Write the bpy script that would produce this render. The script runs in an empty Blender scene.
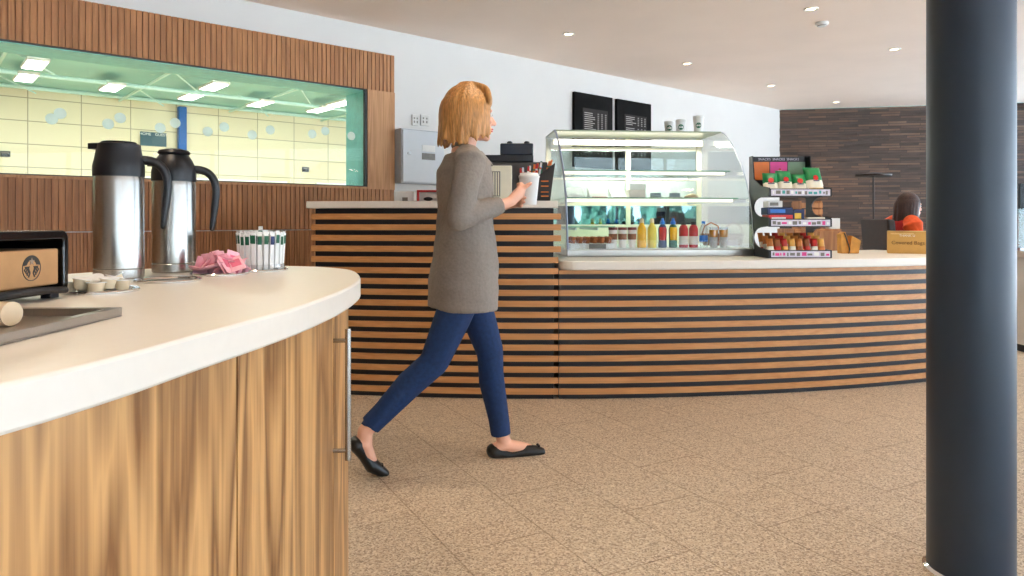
import bpy, bmesh, math, random
from math import sin, cos, pi, radians, atan2, sqrt
from mathutils import Vector, Matrix, noise
random.seed(7)
C = bpy.context.scene.collection
SC = bpy.context.scene
F = 700.0; EYE = 1.03; HZ = 220.0

def at(px, py, d):
    return Vector(((px-512)/F*d, d, EYE+(HZ-py)/F*d))

# ------------------------------------------------------------------ materials
def nt(name):
    m = bpy.data.materials.new(name); m.use_nodes = True
    n = m.node_tree; n.nodes.clear()
    out = n.nodes.new('ShaderNodeOutputMaterial')
    return m, n, out
def lin(c):
    return tuple(((x/255)/12.92 if x/255 <= .04045 else ((x/255+.055)/1.055)**2.4) for x in c)
def mat(name, rgb, rough=.5, metal=0, var=.08, scale=20, bump=0, emit=None, estr=0, coat=0, spec=.5, trans=0, stretch=(1,1,1)):
    m, n, out = nt(name)
    b = n.nodes.new('ShaderNodeBsdfPrincipled')
    c = lin(rgb)
    tc = n.nodes.new('ShaderNodeTexCoord'); mp = n.nodes.new('ShaderNodeMapping')
    mp.inputs['Scale'].default_value = stretch
    no = n.nodes.new('ShaderNodeTexNoise'); no.inputs['Scale'].default_value = scale; no.inputs['Detail'].default_value = 3
    n.links.new(tc.outputs['Object'], mp.inputs[0]); n.links.new(mp.outputs[0], no.inputs['Vector'])
    cr = n.nodes.new('ShaderNodeValToRGB')
    cr.color_ramp.elements[0].position = .3; cr.color_ramp.elements[1].position = .7
    cr.color_ramp.elements[0].color = tuple(x*(1-var) for x in c)+(1,)
    cr.color_ramp.elements[1].color = tuple(min(1, x*(1+var)) for x in c)+(1,)
    n.links.new(no.outputs['Fac'], cr.inputs[0]); n.links.new(cr.outputs[0], b.inputs['Base Color'])
    b.inputs['Roughness'].default_value = rough; b.inputs['Metallic'].default_value = metal
    b.inputs['Specular IOR Level'].default_value = spec
    b.inputs['Coat Weight'].default_value = coat
    b.inputs['Transmission Weight'].default_value = trans
    if emit:
        b.inputs['Emission Color'].default_value = lin(emit)+(1,); b.inputs['Emission Strength'].default_value = estr
    if bump:
        bp = n.nodes.new('ShaderNodeBump'); bp.inputs['Strength'].default_value = bump; bp.inputs['Distance'].default_value = .01
        n.links.new(no.outputs['Fac'], bp.inputs['Height']); n.links.new(bp.outputs[0], b.inputs['Normal'])
    n.links.new(b.outputs[0], out.inputs[0])
    return m
def glass(name, tint=(1,1,1), refl=.5, base=.03, rough=0):
    m, n, out = nt(name)
    t = n.nodes.new('ShaderNodeBsdfTransparent'); t.inputs[0].default_value = tint+(1,)
    g = n.nodes.new('ShaderNodeBsdfGlossy'); g.inputs['Roughness'].default_value = rough
    lw = n.nodes.new('ShaderNodeLayerWeight'); lw.inputs[0].default_value = .25
    ma = n.nodes.new('ShaderNodeMath'); ma.operation = 'MULTIPLY_ADD'; ma.inputs[1].default_value = refl; ma.inputs[2].default_value = base
    n.links.new(lw.outputs['Fresnel'], ma.inputs[0])
    mx = n.nodes.new('ShaderNodeMixShader'); n.links.new(ma.outputs[0], mx.inputs[0])
    n.links.new(t.outputs[0], mx.inputs[1]); n.links.new(g.outputs[0], mx.inputs[2]); n.links.new(mx.outputs[0], out.inputs[0])
    return m
def wood(name, dark, light, rough=.45, scale=(9,9,.7), fine=60, axis='z', coat=0, cath=.5, contrast=1.0):
    """long grain along one axis: broad cathedral bands plus fine pores"""
    m, n, out = nt(name)
    b = n.nodes.new('ShaderNodeBsdfPrincipled')
    tc = n.nodes.new('ShaderNodeTexCoord'); mp = n.nodes.new('ShaderNodeMapping')
    s = list(scale)
    if axis == 'x': s = [scale[2], scale[0], scale[1]]
    mp.inputs['Scale'].default_value = s
    n.links.new(tc.outputs['Object'], mp.inputs[0])
    no = n.nodes.new('ShaderNodeTexNoise'); no.inputs['Scale'].default_value = 1.0; no.inputs['Detail'].default_value = 3; no.inputs['Distortion'].default_value = .5
    n.links.new(mp.outputs[0], no.inputs['Vector'])
    mu = n.nodes.new('ShaderNodeMath'); mu.operation = 'MULTIPLY'; mu.inputs[1].default_value = 9.0
    n.links.new(no.outputs['Fac'], mu.inputs[0])
    fr = n.nodes.new('ShaderNodeMath'); fr.operation = 'PINGPONG'; fr.inputs[1].default_value = 1.0
    n.links.new(mu.outputs[0], fr.inputs[0])
    mp2 = n.nodes.new('ShaderNodeMapping')
    s2 = [fine, fine, 1.5] if axis == 'z' else [1.5, fine, fine]
    mp2.inputs['Scale'].default_value = s2
    n.links.new(tc.outputs['Object'], mp2.inputs[0])
    n2 = n.nodes.new('ShaderNodeTexNoise'); n2.inputs['Scale'].default_value = 1.6; n2.inputs['Detail'].default_value = 4
    n.links.new(mp2.outputs[0], n2.inputs['Vector'])
    mx = n.nodes.new('ShaderNodeMix'); mx.data_type = 'FLOAT'; mx.inputs[0].default_value = 1-cath
    n.links.new(fr.outputs[0], mx.inputs[2]); n.links.new(n2.outputs['Fac'], mx.inputs[3])
    cr = n.nodes.new('ShaderNodeValToRGB')
    cr.color_ramp.elements[0].position = .5-.3/contrast; cr.color_ramp.elements[1].position = .5+.28/contrast
    cr.color_ramp.elements[0].color = lin(dark)+(1,); cr.color_ramp.elements[1].color = lin(light)+(1,)
    n.links.new(mx.outputs[0], cr.inputs[0])
    n.links.new(cr.outputs[0], b.inputs['Base Color']); b.inputs['Roughness'].default_value = rough
    b.inputs['Coat Weight'].default_value = coat
    bp = n.nodes.new('ShaderNodeBump'); bp.inputs['Strength'].default_value = .12; bp.inputs['Distance'].default_value = .002
    n.links.new(n2.outputs['Fac'], bp.inputs['Height']); n.links.new(bp.outputs[0], b.inputs['Normal'])
    n.links.new(b.outputs[0], out.inputs[0])
    return m
def emission(name, rgb, s):
    m, n, out = nt(name)
    e = n.nodes.new('ShaderNodeEmission'); e.inputs[0].default_value = lin(rgb)+(1,); e.inputs[1].default_value = s
    n.links.new(e.outputs[0], out.inputs[0]); return m

# ------------------------------------------------------------------ mesh helpers
def T(x=0, y=0, z=0, rz=0, rx=0, ry=0, s=1):
    return Matrix.Translation((x, y, z)) @ Matrix.Rotation(rz, 4, 'Z') @ Matrix.Rotation(ry, 4, 'Y') @ Matrix.Rotation(rx, 4, 'X') @ Matrix.Scale(s, 4)
def box(bm, lo, hi, M=None, mi=0, bev=0):
    vs = [bm.verts.new((x, y, z)) for x in (lo[0], hi[0]) for y in (lo[1], hi[1]) for z in (lo[2], hi[2])]
    idx = [(0,1,3,2), (4,6,7,5), (0,4,5,1), (2,3,7,6), (0,2,6,4), (1,5,7,3)]
    fs = [bm.faces.new([vs[i] for i in f]) for f in idx]
    for f in fs: f.material_index = mi
    if bev:
        es = list({e for f in fs for e in f.edges})
        r = bmesh.ops.bevel(bm, geom=es, offset=bev, segments=2, affect='EDGES', profile=.5)
        for f in r['faces']: f.material_index = mi
        vs = list({v for f in fs if f.is_valid for v in f.verts} | {v for f in r['faces'] for v in f.verts})
    if M: bmesh.ops.transform(bm, matrix=M, verts=vs)
    return vs
def prism(bm, pts, z0, z1, M=None, mi=0, mi_side=None):
    """closed outline (x,y) extruded from z0 to z1"""
    a = [bm.verts.new((p[0], p[1], z0)) for p in pts]; b = [bm.verts.new((p[0], p[1], z1)) for p in pts]
    f1 = bm.faces.new(list(reversed(a))); f2 = bm.faces.new(b); f1.material_index = mi; f2.material_index = mi
    n = len(pts)
    for i in range(n):
        f = bm.faces.new((a[i], a[(i+1) % n], b[(i+1) % n], b[i])); f.material_index = mi if mi_side is None else mi_side
    if M: bmesh.ops.transform(bm, matrix=M, verts=a+b)
    return a+b
def lathe(bm, prof, n=32, M=None, mi=0, a0=0, a1=2*pi):
    """profile (r,z) list turned about z"""
    full = abs(a1-a0-2*pi) < 1e-6
    rings = []; allv = []
    k = n if full else n+1
    for r, z in prof:
        if r < 1e-6:
            v = bm.verts.new((0, 0, z)); rings.append([v]*k); allv.append(v)
        else:
            ring = [bm.verts.new((r*cos(a0+(a1-a0)*i/n), r*sin(a0+(a1-a0)*i/n), z)) for i in range(k)]
            rings.append(ring); allv += ring
    for a, b in zip(rings, rings[1:]):
        for i in range(n if full else n):
            j = (i+1) % k
            q = []
            for v in (a[i], a[j], b[j], b[i]):
                if v not in q: q.append(v)
            if len(q) > 2:
                try: bm.faces.new(q).material_index = mi
                except ValueError: pass
    if M: bmesh.ops.transform(bm, matrix=M, verts=allv)
    return allv
def tube(bm, pts, rad, n=12, cap='round', ell=None, up=(0,0,1), mi=0, M=None):
    """swept tube; rad number or list; ell = (side, up) factors of the section"""
    pts = [Vector(p) for p in pts]
    if not isinstance(rad, (list, tuple)): rad = [rad]*len(pts)
    P = list(pts); R = list(rad)
    if cap == 'round':
        d0 = (pts[0]-pts[1]).normalized(); d1 = (pts[-1]-pts[-2]).normalized()
        pre = []; post = []
        for a in (80, 60, 35):
            pre.append((pts[0]+d0*R[0]*sin(radians(a)), R[0]*cos(radians(a))))
        for a in (35, 60, 80):
            post.append((pts[-1]+d1*R[-1]*sin(radians(a)), R[-1]*cos(radians(a))))
        P = [p for p, _ in pre]+P+[p for p, _ in post]; R = [r for _, r in pre]+R+[r for _, r in post]
    rings = []; u = Vector(up); allv = []
    for i, p in enumerate(P):
        a = P[max(i-1, 0)]; b = P[min(i+1, len(P)-1)]
        t = (b-a).normalized()
        s = t.cross(u)
        if s.length < .05: s = t.cross(Vector((1, 0, 0)) if abs(t.x) < .8 else Vector((0, 1, 0)))
        s.normalize(); v = s.cross(t).normalized()
        if i and s.dot(ps) < 0: s = -s; v = -v
        ps = s
        ex, ey = ell if ell else (1, 1)
        ring = [bm.verts.new(p+s*R[i]*ex*cos(2*pi*k/n)+v*R[i]*ey*sin(2*pi*k/n)) for k in range(n)]
        rings.append(ring); allv += ring
    for a, b in zip(rings, rings[1:]):
        for k in range(n):
            bm.faces.new((a[k], a[(k+1) % n], b[(k+1) % n], b[k])).material_index = mi
    bm.faces.new(list(reversed(rings[0]))).material_index = mi; bm.faces.new(rings[-1]).material_index = mi
    if M: bmesh.ops.transform(bm, matrix=M, verts=allv)
    return allv
def ball(bm, c, r, M=None, seg=20, mi=0):
    if not isinstance(r, (tuple, list)): r = (r, r, r)
    m = Matrix.Translation(c) @ Matrix.Diagonal((r[0], r[1], r[2], 1))
    if M: m = M @ m
    rr = bmesh.ops.create_uvsphere(bm, u_segments=seg, v_segments=max(8, seg*2//3), radius=1, matrix=m)
    for v in rr['verts']:
        for f in v.link_faces: f.material_index = mi
    return rr['verts']
def cr(pts, per=8, closed=False):
    """Catmull-Rom"""
    P = [Vector(p) for p in pts]; n = len(P); out = []
    rng = range(n) if closed else range(n-1)
    for i in rng:
        if closed: p0, p1, p2, p3 = P[(i-1) % n], P[i], P[(i+1) % n], P[(i+2) % n]
        else: p0, p1, p2, p3 = P[max(i-1, 0)], P[i], P[i+1], P[min(i+2, n-1)]
        for k in range(per):
            t = k/per
            out.append(.5*((2*p1)+(p2-p0)*t+(2*p0-5*p1+4*p2-p3)*t*t+(3*p1-p0-3*p2+p3)*t**3))
    if not closed: out.append(P[-1])
    return out
def offset(poly, d):
    """inset a closed CCW polygon by d (inwards)"""
    n = len(poly); out = []
    for i in range(n):
        a = poly[i-1]; b = poly[(i+1) % n]
        t = Vector((b[0]-a[0], b[1]-a[1])).normalized()
        out.append((poly[i][0]-t.y*d, poly[i][1]+t.x*d))
    return out
def mesh_obj(name, bm, m, parent=None, smooth=False, ang=35, bevel=0, M=None, loc=None):
    if M: bmesh.ops.transform(bm, matrix=M, verts=bm.verts)
    bmesh.ops.recalc_face_normals(bm, faces=bm.faces)
    me = bpy.data.meshes.new(name); bm.to_mesh(me); bm.free()
    for x in (m if isinstance(m, (list, tuple)) else [m]): me.materials.append(x)
    if smooth:
        me.shade_smooth()
        try: me.set_sharp_from_angle(angle=radians(ang))
        except Exception: pass
    o = bpy.data.objects.new(name, me); C.objects.link(o)
    if parent: o.parent = parent
    if loc: o.location = loc
    if bevel:
        b = o.modifiers.new('bevel', 'BEVEL'); b.width = bevel; b.segments = 2; b.limit_method = 'ANGLE'
    return o
def fuse(name, bm, m, voxel, it, parent, fac=.5):
    """melt overlapping pieces into ONE continuous surface"""
    bmesh.ops.recalc_face_normals(bm, faces=bm.faces)
    me = bpy.data.meshes.new('tmp'); bm.to_mesh(me); bm.free()
    o = bpy.data.objects.new('tmp', me); C.objects.link(o)
    r = o.modifiers.new('r', 'REMESH'); r.mode = 'VOXEL'; r.voxel_size = voxel
    s = o.modifiers.new('s', 'SMOOTH'); s.iterations = it; s.factor = fac
    dg = bpy.context.evaluated_depsgraph_get()
    me2 = bpy.data.meshes.new_from_object(o.evaluated_get(dg)); me2.name = name
    bpy.data.objects.remove(o); me2.materials.clear()
    for x in (m if isinstance(m, (list, tuple)) else [m]): me2.materials.append(x)
    me2.shade_smooth()
    p = bpy.data.objects.new(name, me2); C.objects.link(p)
    if parent: p.parent = parent
    return p
def text_part(name, body, size, m, parent, M, ext=.0006, align='CENTER'):
    cu = bpy.data.curves.new('t', 'FONT'); cu.body = body; cu.size = size; cu.extrude = ext; cu.align_x = align; cu.align_y = 'CENTER'; cu.resolution_u = 3
    o = bpy.data.objects.new('t', cu); C.objects.link(o)
    me = bpy.data.meshes.new_from_object(o.evaluated_get(bpy.context.evaluated_depsgraph_get()))
    bpy.data.objects.remove(o); me.name = name; me.materials.clear(); me.materials.append(m)
    me.transform(M)
    p = bpy.data.objects.new(name, me); C.objects.link(p); p.parent = parent
    return p
def thing(name, label, cat, loc=(0,0,0), rz=0, group=None):
    o = bpy.data.objects.new(name, None); C.objects.link(o); o.empty_display_size = .1
    o.location = loc; o.rotation_euler = (0, 0, rz); o['label'] = label; o['category'] = cat
    if group: o['group'] = group
    return o
def tag(o, label, cat, group=None):
    o['label'] = label; o['category'] = cat
    if group: o['group'] = group
    return o
def struct(o): o['kind'] = 'structure'; return o
def dup(root, loc=None, rz=None, label=None, group=None, rot=None):
    r = root.copy(); C.objects.link(r)
    if loc is not None: r.location = loc
    if rz is not None: r.rotation_euler = (0, 0, rz)
    if rot is not None: r.rotation_euler = rot
    if label: r['label'] = label
    if group: r['group'] = group
    def rec(a, b):
        for ch in list(a.children):
            c = ch.copy(); C.objects.link(c); c.parent = b; rec(ch, c)
    rec(root, r)
    return r
B = bmesh.new

# ------------------------------------------------------------------ palette
M_white = mat('white_paint', (228,226,222), .6, var=.015, scale=3)
M_ceil = mat('ceiling_paint', (252,234,220), .7, var=.02, scale=2)
M_top = mat('solid_surface', (232,226,216), .38, var=.012, scale=60)
M_black = mat('black_lacquer', (14,16,24), .45, var=.2)
M_blackgloss = mat('black_plastic_gloss', (10,10,12), .12, var=.1)
M_softblack = mat('black_plastic', (16,18,24), .38, var=.15)
M_steel = mat('brushed_steel', (180,177,172), .26, 1, var=.06, scale=40, stretch=(.3,.3,30))
M_steel_h = mat('brushed_steel_sheet', (176,172,168), .3, 1, var=.06, scale=40, stretch=(30,.5,.5))
M_chrome = mat('chrome', (225,225,225), .12, 1, var=.02)
M_alu = mat('aluminium', (190,195,205), .3, .8, var=.03)
M_slat = wood('oak_slat', (184,124,70), (212,156,100), .42, axis='x', scale=(10,10,.4), cath=.25)
M_clad = wood('oak_cladding', (150,96,54), (188,130,80), .5, scale=(14,14,1.0), cath=.4)
M_clad2 = wood('oak_panel', (172,120,74), (204,152,104), .5, scale=(16,16,1.0), cath=.45)
M_oak = wood('oak_veneer', (130,88,50), (210,162,106), .38, scale=(11,11,.95), fine=90, cath=.5, contrast=1.15, coat=.1)
M_col = mat('column_paint', (42,58,76), .42, var=.05, scale=6)
M_cream = mat('cream_metal', (238,230,205), .4, var=.03)
M_glass = glass('clear_glass', (.985,.995,.99), .45, .02)
M_gglass = glass('green_edge_glass', (.55,.85,.72), .4, .05)
M_shelf = glass('shelf_glass', (.86,.95,.9), .4, .04)
M_hallglass = glass('tinted_window_glass', (.975,.985,.97), .14, .01)
M_paperwhite = mat('white_paper', (240,240,238), .6, var=.03)
M_kraft = mat('kraft_paper', (184,138,92), .75, var=.08, scale=30)
M_card = mat('cardboard', (206,160,88), .75, var=.05)
M_green = mat('logo_green', (20,110,78), .5)
M_dgreen = mat('print_dark_green', (24,96,66), .5)
M_navy = mat('print_navy', (28,42,92), .5)
M_pink = mat('pink_paper', (250,184,196), .6, var=.12, scale=60)
M_red = mat('red_plastic', (205,28,26), .4)
M_dred = mat('dark_red_cap', (120,20,24), .4)
M_orange = mat('orange_print', (232,120,30), .45)
M_yellow = mat('yellow_juice', (250,190,10), .3)
M_pyellow = mat('pale_juice', (242,222,90), .3)
M_blue = mat('blue_plastic', (20,110,205), .35)
M_brown = mat('brown_food', (170,96,46), .7, var=.3, scale=80)
M_dbrown = mat('dark_brown_leather', (44,28,20), .5, var=.2)
M_tan = wood('tan_wood', (150,94,50), (190,130,76), .5)
M_grey = mat('grey_plastic', (120,116,110), .45)
M_pinkprint = mat('pink_print', (232,70,150), .5)
M_sage = mat('sage_print', (120,150,120), .5)
M_lilac = mat('tray_strip_paper', (212,208,222), .5, var=.1, scale=60)
M_teal = mat('teal_paint', (70,160,156), .6)
M_bluepost = mat('blue_paint', (10,90,170), .5)
M_mirror = mat('mirror', (150,180,184), .02, 1, var=0)
M_ltube = emission('tube_light', (255,246,225), 5.0)
M_bulb = emission('downlight_bulb', (255,226,180), 12.0)
M_hlight = emission('hall_lamp', (255,255,250), 8.0)

# ------------------------------------------------------------------ the setting
WT = Vector((.7557, .6549)); WN = Vector((-.6549, .7557)); WD = 5.357
WANG = atan2(.6549, .7557)
FX, FY = WN.x*WD, WN.y*WD
def ws(px, o=0):
    u = (px-512)/F; fx = WN.x*(WD+o); fy = WN.y*(WD+o)
    return (u*fy-fx)/(WT.x-u*WT.y)
def wY(s, o=0): return WN.y*(WD+o)+s*WT.y
def wz(px, py, o=0): return EYE+(HZ-py)/F*wY(ws(px, o), o)
def wobj(name, bm, m, parent=None, **k):
    o = mesh_obj(name, bm, m, parent, **k)
    if parent is None: o.location = (FX, FY, 0); o.rotation_euler = (0, 0, WANG)
    return o
def wthing(name, label, cat, s=0, o=0, z=0, group=None):
    p = Vector((FX, FY))+WT*s+WN*o
    return thing(name, label, cat, (p.x, p.y, z), WANG, group)
CEIL = 2.70
sC = ws(779.5)                     # corner with the stone wall
cor = Vector((FX, FY))+WT*sC
sL = -6.0
pL = Vector((FX, FY))+WT*sL
RX, RY = 7.4, -6.0
sdir = Vector((.980, -.198)).normalized()
kk = (RX-cor.x)/sdir.x; cor2 = cor+sdir*kk
room = [(pL.x, pL.y), (pL.x, RY), (RX, RY), (cor2.x, cor2.y), (cor.x, cor.y)]

# floor : granite-like terrazzo tiles
m, n, out = nt('terrazzo_tiles')
b = n.nodes.new('ShaderNodeBsdfPrincipled'); tc = n.nodes.new('ShaderNodeTexCoord')
mp = n.nodes.new('ShaderNodeMapping'); mp.vector_type = 'POINT'
mp.inputs['Rotation'].default_value = (0, 0, radians(-118.6))
mp.inputs['Location'].default_value = (0, .213, 0)
n.links.new(tc.outputs['Object'], mp.inputs[0])
br = n.nodes.new('ShaderNodeTexBrick'); br.inputs['Scale'].default_value = 1
br.inputs['Brick Width'].default_value = .66; br.inputs['Row Height'].default_value = .33
br.inputs['Mortar Size'].default_value = .003; br.inputs['Mortar Smooth'].default_value = .2
br.inputs['Color1'].default_value = (.97,.97,.97,1); br.inputs['Color2'].default_value = (1.0,1.0,1.0,1); br.inputs['Mortar'].default_value = (.62,.57,.52,1)
n.links.new(mp.outputs[0], br.inputs['Vector'])
vo = n.nodes.new('ShaderNodeTexVoronoi'); vo.inputs['Scale'].default_value = 190
n.links.new(tc.outputs['Object'], vo.inputs['Vector'])
sep = n.nodes.new('ShaderNodeSeparateColor'); n.links.new(vo.outputs['Color'], sep.inputs[0])
r1 = n.nodes.new('ShaderNodeValToRGB'); e = r1.color_ramp.elements
e[0].position = 0; e[0].color = lin((140,118,98))+(1,); e[1].position = 1; e[1].color = lin((228,214,192))+(1,)
for p_, c_ in ((.16,(160,140,120)),(.4,(196,174,148)),(.75,(206,188,164))):
    x = r1.color_ramp.elements.new(p_); x.color = lin(c_)+(1,)
n.links.new(sep.outputs[0], r1.inputs[0])
mx = n.nodes.new('ShaderNodeMix'); mx.data_type = 'RGBA'; mx.blend_type = 'MULTIPLY'; mx.inputs[0].default_value = 1
n.links.new(r1.outputs[0], mx.inputs[6]); n.links.new(br.outputs['Color'], mx.inputs[7])
n.links.new(mx.outputs[2], b.inputs['Base Color']); b.inputs['Roughness'].default_value = .42
n.links.new(b.outputs[0], out.inputs[0]); M_floor = m
bm = B(); prism(bm, room, -.1, 0); struct(mesh_obj('floor', bm, M_floor))
bm = B(); prism(bm, room, CEIL, CEIL+.15); struct(mesh_obj('ceiling', bm, M_ceil))

# window band in the left wall
s_wr = ws(366); z_w0 = 1.315; z_w1 = 2.15; s_panel = ws(393.5); z_pt = 2.475
bm = B()
box(bm, (sL, 0, 0), (s_wr, .34, z_w0)); box(bm, (sL, 0, z_w1), (s_wr, .34, CEIL)); box(bm, (s_wr, 0, 0), (sC+.3, .34, CEIL))
box(bm, (sL, 0, z_w0), (-2.6, .34, z_w1))
struct(wobj('wall_left', bm, M_white))
bm = B(); box(bm, (-2.6, .012, z_w1-.012), (s_wr, .335, z_w1)); box(bm, (s_wr-.012, .012, z_w0), (s_wr, .335, z_w1-.012))
struct(wobj('trim_1', bm, mat('green_lit_reveal', (150,228,226), .5)))  # green cast of light through the glass, put into the reveal's colour
def ribs(name, s0, s1, z0, z1, pitch, m, depth=.022):
    bm = B(); box(bm, (s0, -.012, z0), (s1, -.001, z1))
    k = int((s1-s0)/pitch)
    for i in range(k):
        a = s0+i*pitch
        box(bm, (a+.004, -.012-depth, z0), (a+pitch-.002, -.012, z1))
    return struct(wobj(name, bm, m))
s0c = -2.6
ribs('trim_warm_reflector', -5.9, s0c, .02, z_pt, .038, M_clad, .012)  # unseen cladding, added so the steel carafes reflect warm wood
ribs('trim_2', s0c, s_panel, z_w1, z_pt, .038, M_clad, .012)
ribs('trim_3', s0c, s_panel, .955, z_w0-.02, .038, M_clad, .012)
ribs('trim_4', s0c, s_panel, .02, .948, .021, M_clad, .008)
bm = B(); box(bm, (s_wr+.004, -.022, z_w0-.02), (s_panel, -.001, z_w1)); struct(wobj('trim_5', bm, M_clad2))
bm = B(); box(bm, (s0c, -.034, z_w0-.02), (s_wr, .0, z_w0-.002)); struct(wobj('trim_6', bm, M_clad2))
# window_1
win = struct(wobj('window_1', (lambda b: (box(b, (s0c, -.02, z_w0), (s_wr, .012, z_w0+.006)), box(b, (s0c, -.02, z_w1-.006), (s_wr, .012, z_w1)), box(b, (s_wr-.02, -.02, z_w0), (s_wr, .012, z_w1)), b)[-1])(B()), M_black))
bm = B(); box(bm, (s0c, -.004, z_w0+.006), (s_wr-.02, .006, z_w1-.006)); mesh_obj('glass_pane', bm, M_hallglass, win)
M_dot, n, out = nt('frosted_dot')
td = n.nodes.new('ShaderNodeBsdfTranslucent'); td.inputs[0].default_value = (.9,.97,.97,1); dd = n.nodes.new('ShaderNodeBsdfDiffuse'); dd.inputs[0].default_value = (.9,.95,.95,1)
mx = n.nodes.new('ShaderNodeMixShader'); mx.inputs[0].default_value = .35; n.links.new(td.outputs[0], mx.inputs[1]); n.links.new(dd.outputs[0], mx.inputs[2]); n.links.new(mx.outputs[0], out.inputs[0])
bm = B()
for px, py in ((51.5,119),(60,113.5),(108,124),(120,118),(160,128),(175,123),(207.5,131.6),(224,127),(252,135),(270,130),(312,134),(325,131),(351,136)):
    lathe(bm, [(0,0),(.036,0),(.036,.002),(0,.002)], 20, M=T(ws(px), -.004, wz(px, py), rx=pi/2))
mesh_obj('frosted_dots', bm, M_dot, win)

# stone wall
m, n, out = nt('split_slate'); b = n.nodes.new('ShaderNodeBsdfPrincipled'); tc = n.nodes.new('ShaderNodeTexCoord')
mp = n.nodes.new('ShaderNodeMapping'); mp.inputs['Rotation'].default_value = (pi/2, 0, 0)
n.links.new(tc.outputs['Object'], mp.inputs[0])
br = n.nodes.new('ShaderNodeTexBrick'); br.inputs['Scale'].default_value = 1; br.offset = .37; br.squash = .6; br.squash_frequency = 3
br.inputs['Brick Width'].default_value = .42; br.inputs['Row Height'].default_value = .036; br.inputs['Mortar Size'].default_value = .004
br.inputs['Color1'].default_value = (0,0,0,1); br.inputs['Color2'].default_value = (1,1,1,1); br.inputs['Mortar'].default_value = (.05,.05,.05,1); br.inputs['Bias'].default_value = 0
n.links.new(mp.outputs[0], br.inputs['Vector'])
no = n.nodes.new('ShaderNodeTexNoise'); no.inputs['Scale'].default_value = 3.0; no.inputs['Detail'].default_value = 6
mp3 = n.nodes.new('ShaderNodeMapping'); mp3.inputs['Scale'].default_value = (1,1,7); n.links.new(tc.outputs['Object'], mp3.inputs[0]); n.links.new(mp3.outputs[0], no.inputs['Vector'])
mx = n.nodes.new('ShaderNodeMix'); mx.data_type = 'FLOAT'; mx.inputs[0].default_value = .55
sp = n.nodes.new('ShaderNodeSeparateColor'); n.links.new(br.outputs['Color'], sp.inputs[0])
n.links.new(sp.outputs[0], mx.inputs[2]); n.links.new(no.outputs['Fac'], mx.inputs[3])
r1 = n.nodes.new('ShaderNodeValToRGB'); e = r1.color_ramp.elements
e[0].position = .1; e[0].color = lin((52,42,38))+(1,); e[1].position = .9; e[1].color = lin((140,112,92))+(1,)
x = e.new(.45); x.color = lin((84,68,60))+(1,); x = e.new(.65); x.color = lin((110,84,68))+(1,)
n.links.new(mx.outputs[0], r1.inputs[0]); n.links.new(r1.outputs[0], b.inputs['Base Color']); b.inputs['Roughness'].default_value = .6
bp = n.nodes.new('ShaderNodeBump'); bp.inputs['Strength'].default_value = .8; bp.inputs['Distance'].default_value = .03
n.links.new(mx.outputs[0], bp.inputs['Height']); n.links.new(bp.outputs[0], b.inputs['Normal']); n.links.new(b.outputs[0], out.inputs[0]); M_stone = m
bm = B(); rr = random.Random(3)
L = (cor2-cor).length; z = 0
box(bm, (0, .03, 0), (L, .3, CEIL))
while z < CEIL-.03:
    h = rr.choice((.03,.04,.055)); h = min(h, CEIL-z); x = -rr.random()*.3
    while x < L:
        w = rr.uniform(.25,.8); box(bm, (max(x,0), rr.uniform(-.012,.012), z), (min(x+w,L), .03, z+h)); x += w
    z += h
o = struct(mesh_obj('wall_back', bm, M_stone)); o.location = (cor.x, cor.y, 0); o.rotation_euler = (0, 0, atan2(sdir.y, sdir.x))

# daylight glazing to the right and behind the camera
M_frame = mat('window_frame_grey', (70,74,80), .4)
bm = B(); box(bm, (pL.x-.3, RY, 0), (pL.x, pL.y, CEIL)); struct(mesh_obj('wall_side', bm, M_clad2))  # unseen wall, wood finish added to warm the reflections in the carafes
def glazing(name, p0, p1, nmul):
    p0 = Vector(p0); p1 = Vector(p1); L = (p1-p0).length; a = atan2(p1.y-p0.y, p1.x-p0.x)
    bm = B(); box(bm, (0, -.04, 0), (L, .04, .08)); box(bm, (0, -.04, CEIL-.12), (L, .04, CEIL))
    for i in range(nmul+1): box(bm, (L*i/nmul-.03, -.04, .08), (L*i/nmul+.03, .04, CEIL-.12))
    o = struct(mesh_obj(name, bm, M_frame)); o.location = (p0.x, p0.y, 0); o.rotation_euler = (0, 0, a)
    bm = B(); box(bm, (0, -.004, .08), (L, .004, CEIL-.12)); mesh_obj('glass_pane', bm, glass('window_glass', (.97,.99,1), .35, .02), o)
    ld = bpy.data.lights.new('daylight_portal', 'AREA'); ld.shape = 'RECTANGLE'; ld.size = L; ld.size_y = CEIL-.2
    ld.cycles.is_portal = True
    lo = bpy.data.objects.new('daylight_portal', ld); C.objects.link(lo)
    mid = (p0+p1)/2; nrm = Vector((-(p1-p0).y, (p1-p0).x)).normalized()
    lo.location = (mid.x+nrm.x*.06, mid.y+nrm.y*.06, (CEIL)/2)
    lo.rotation_euler = Vector((nrm.x, nrm.y, 0)).to_track_quat('-Z', 'Y').to_euler()
    return o
glazing('window_2', (RX, RY), (RX, cor2.y), 9)
glazing('window_3', (1.0, RY), (RX, RY), 5)
bm = B(); box(bm, (pL.x-.3, RY-.3, 0), (1.0, RY, CEIL)); struct(mesh_obj('wall_daylight_block', bm, M_white))  # unseen wall, added to hold rear daylight off the near counter
bm = B(); box(bm, (-60, -70, -.35), (70, 40, -.15)); struct(mesh_obj('ground', bm, mat('paving', (200,206,212), .8)))
bm = B(); rr = random.Random(5)
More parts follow.
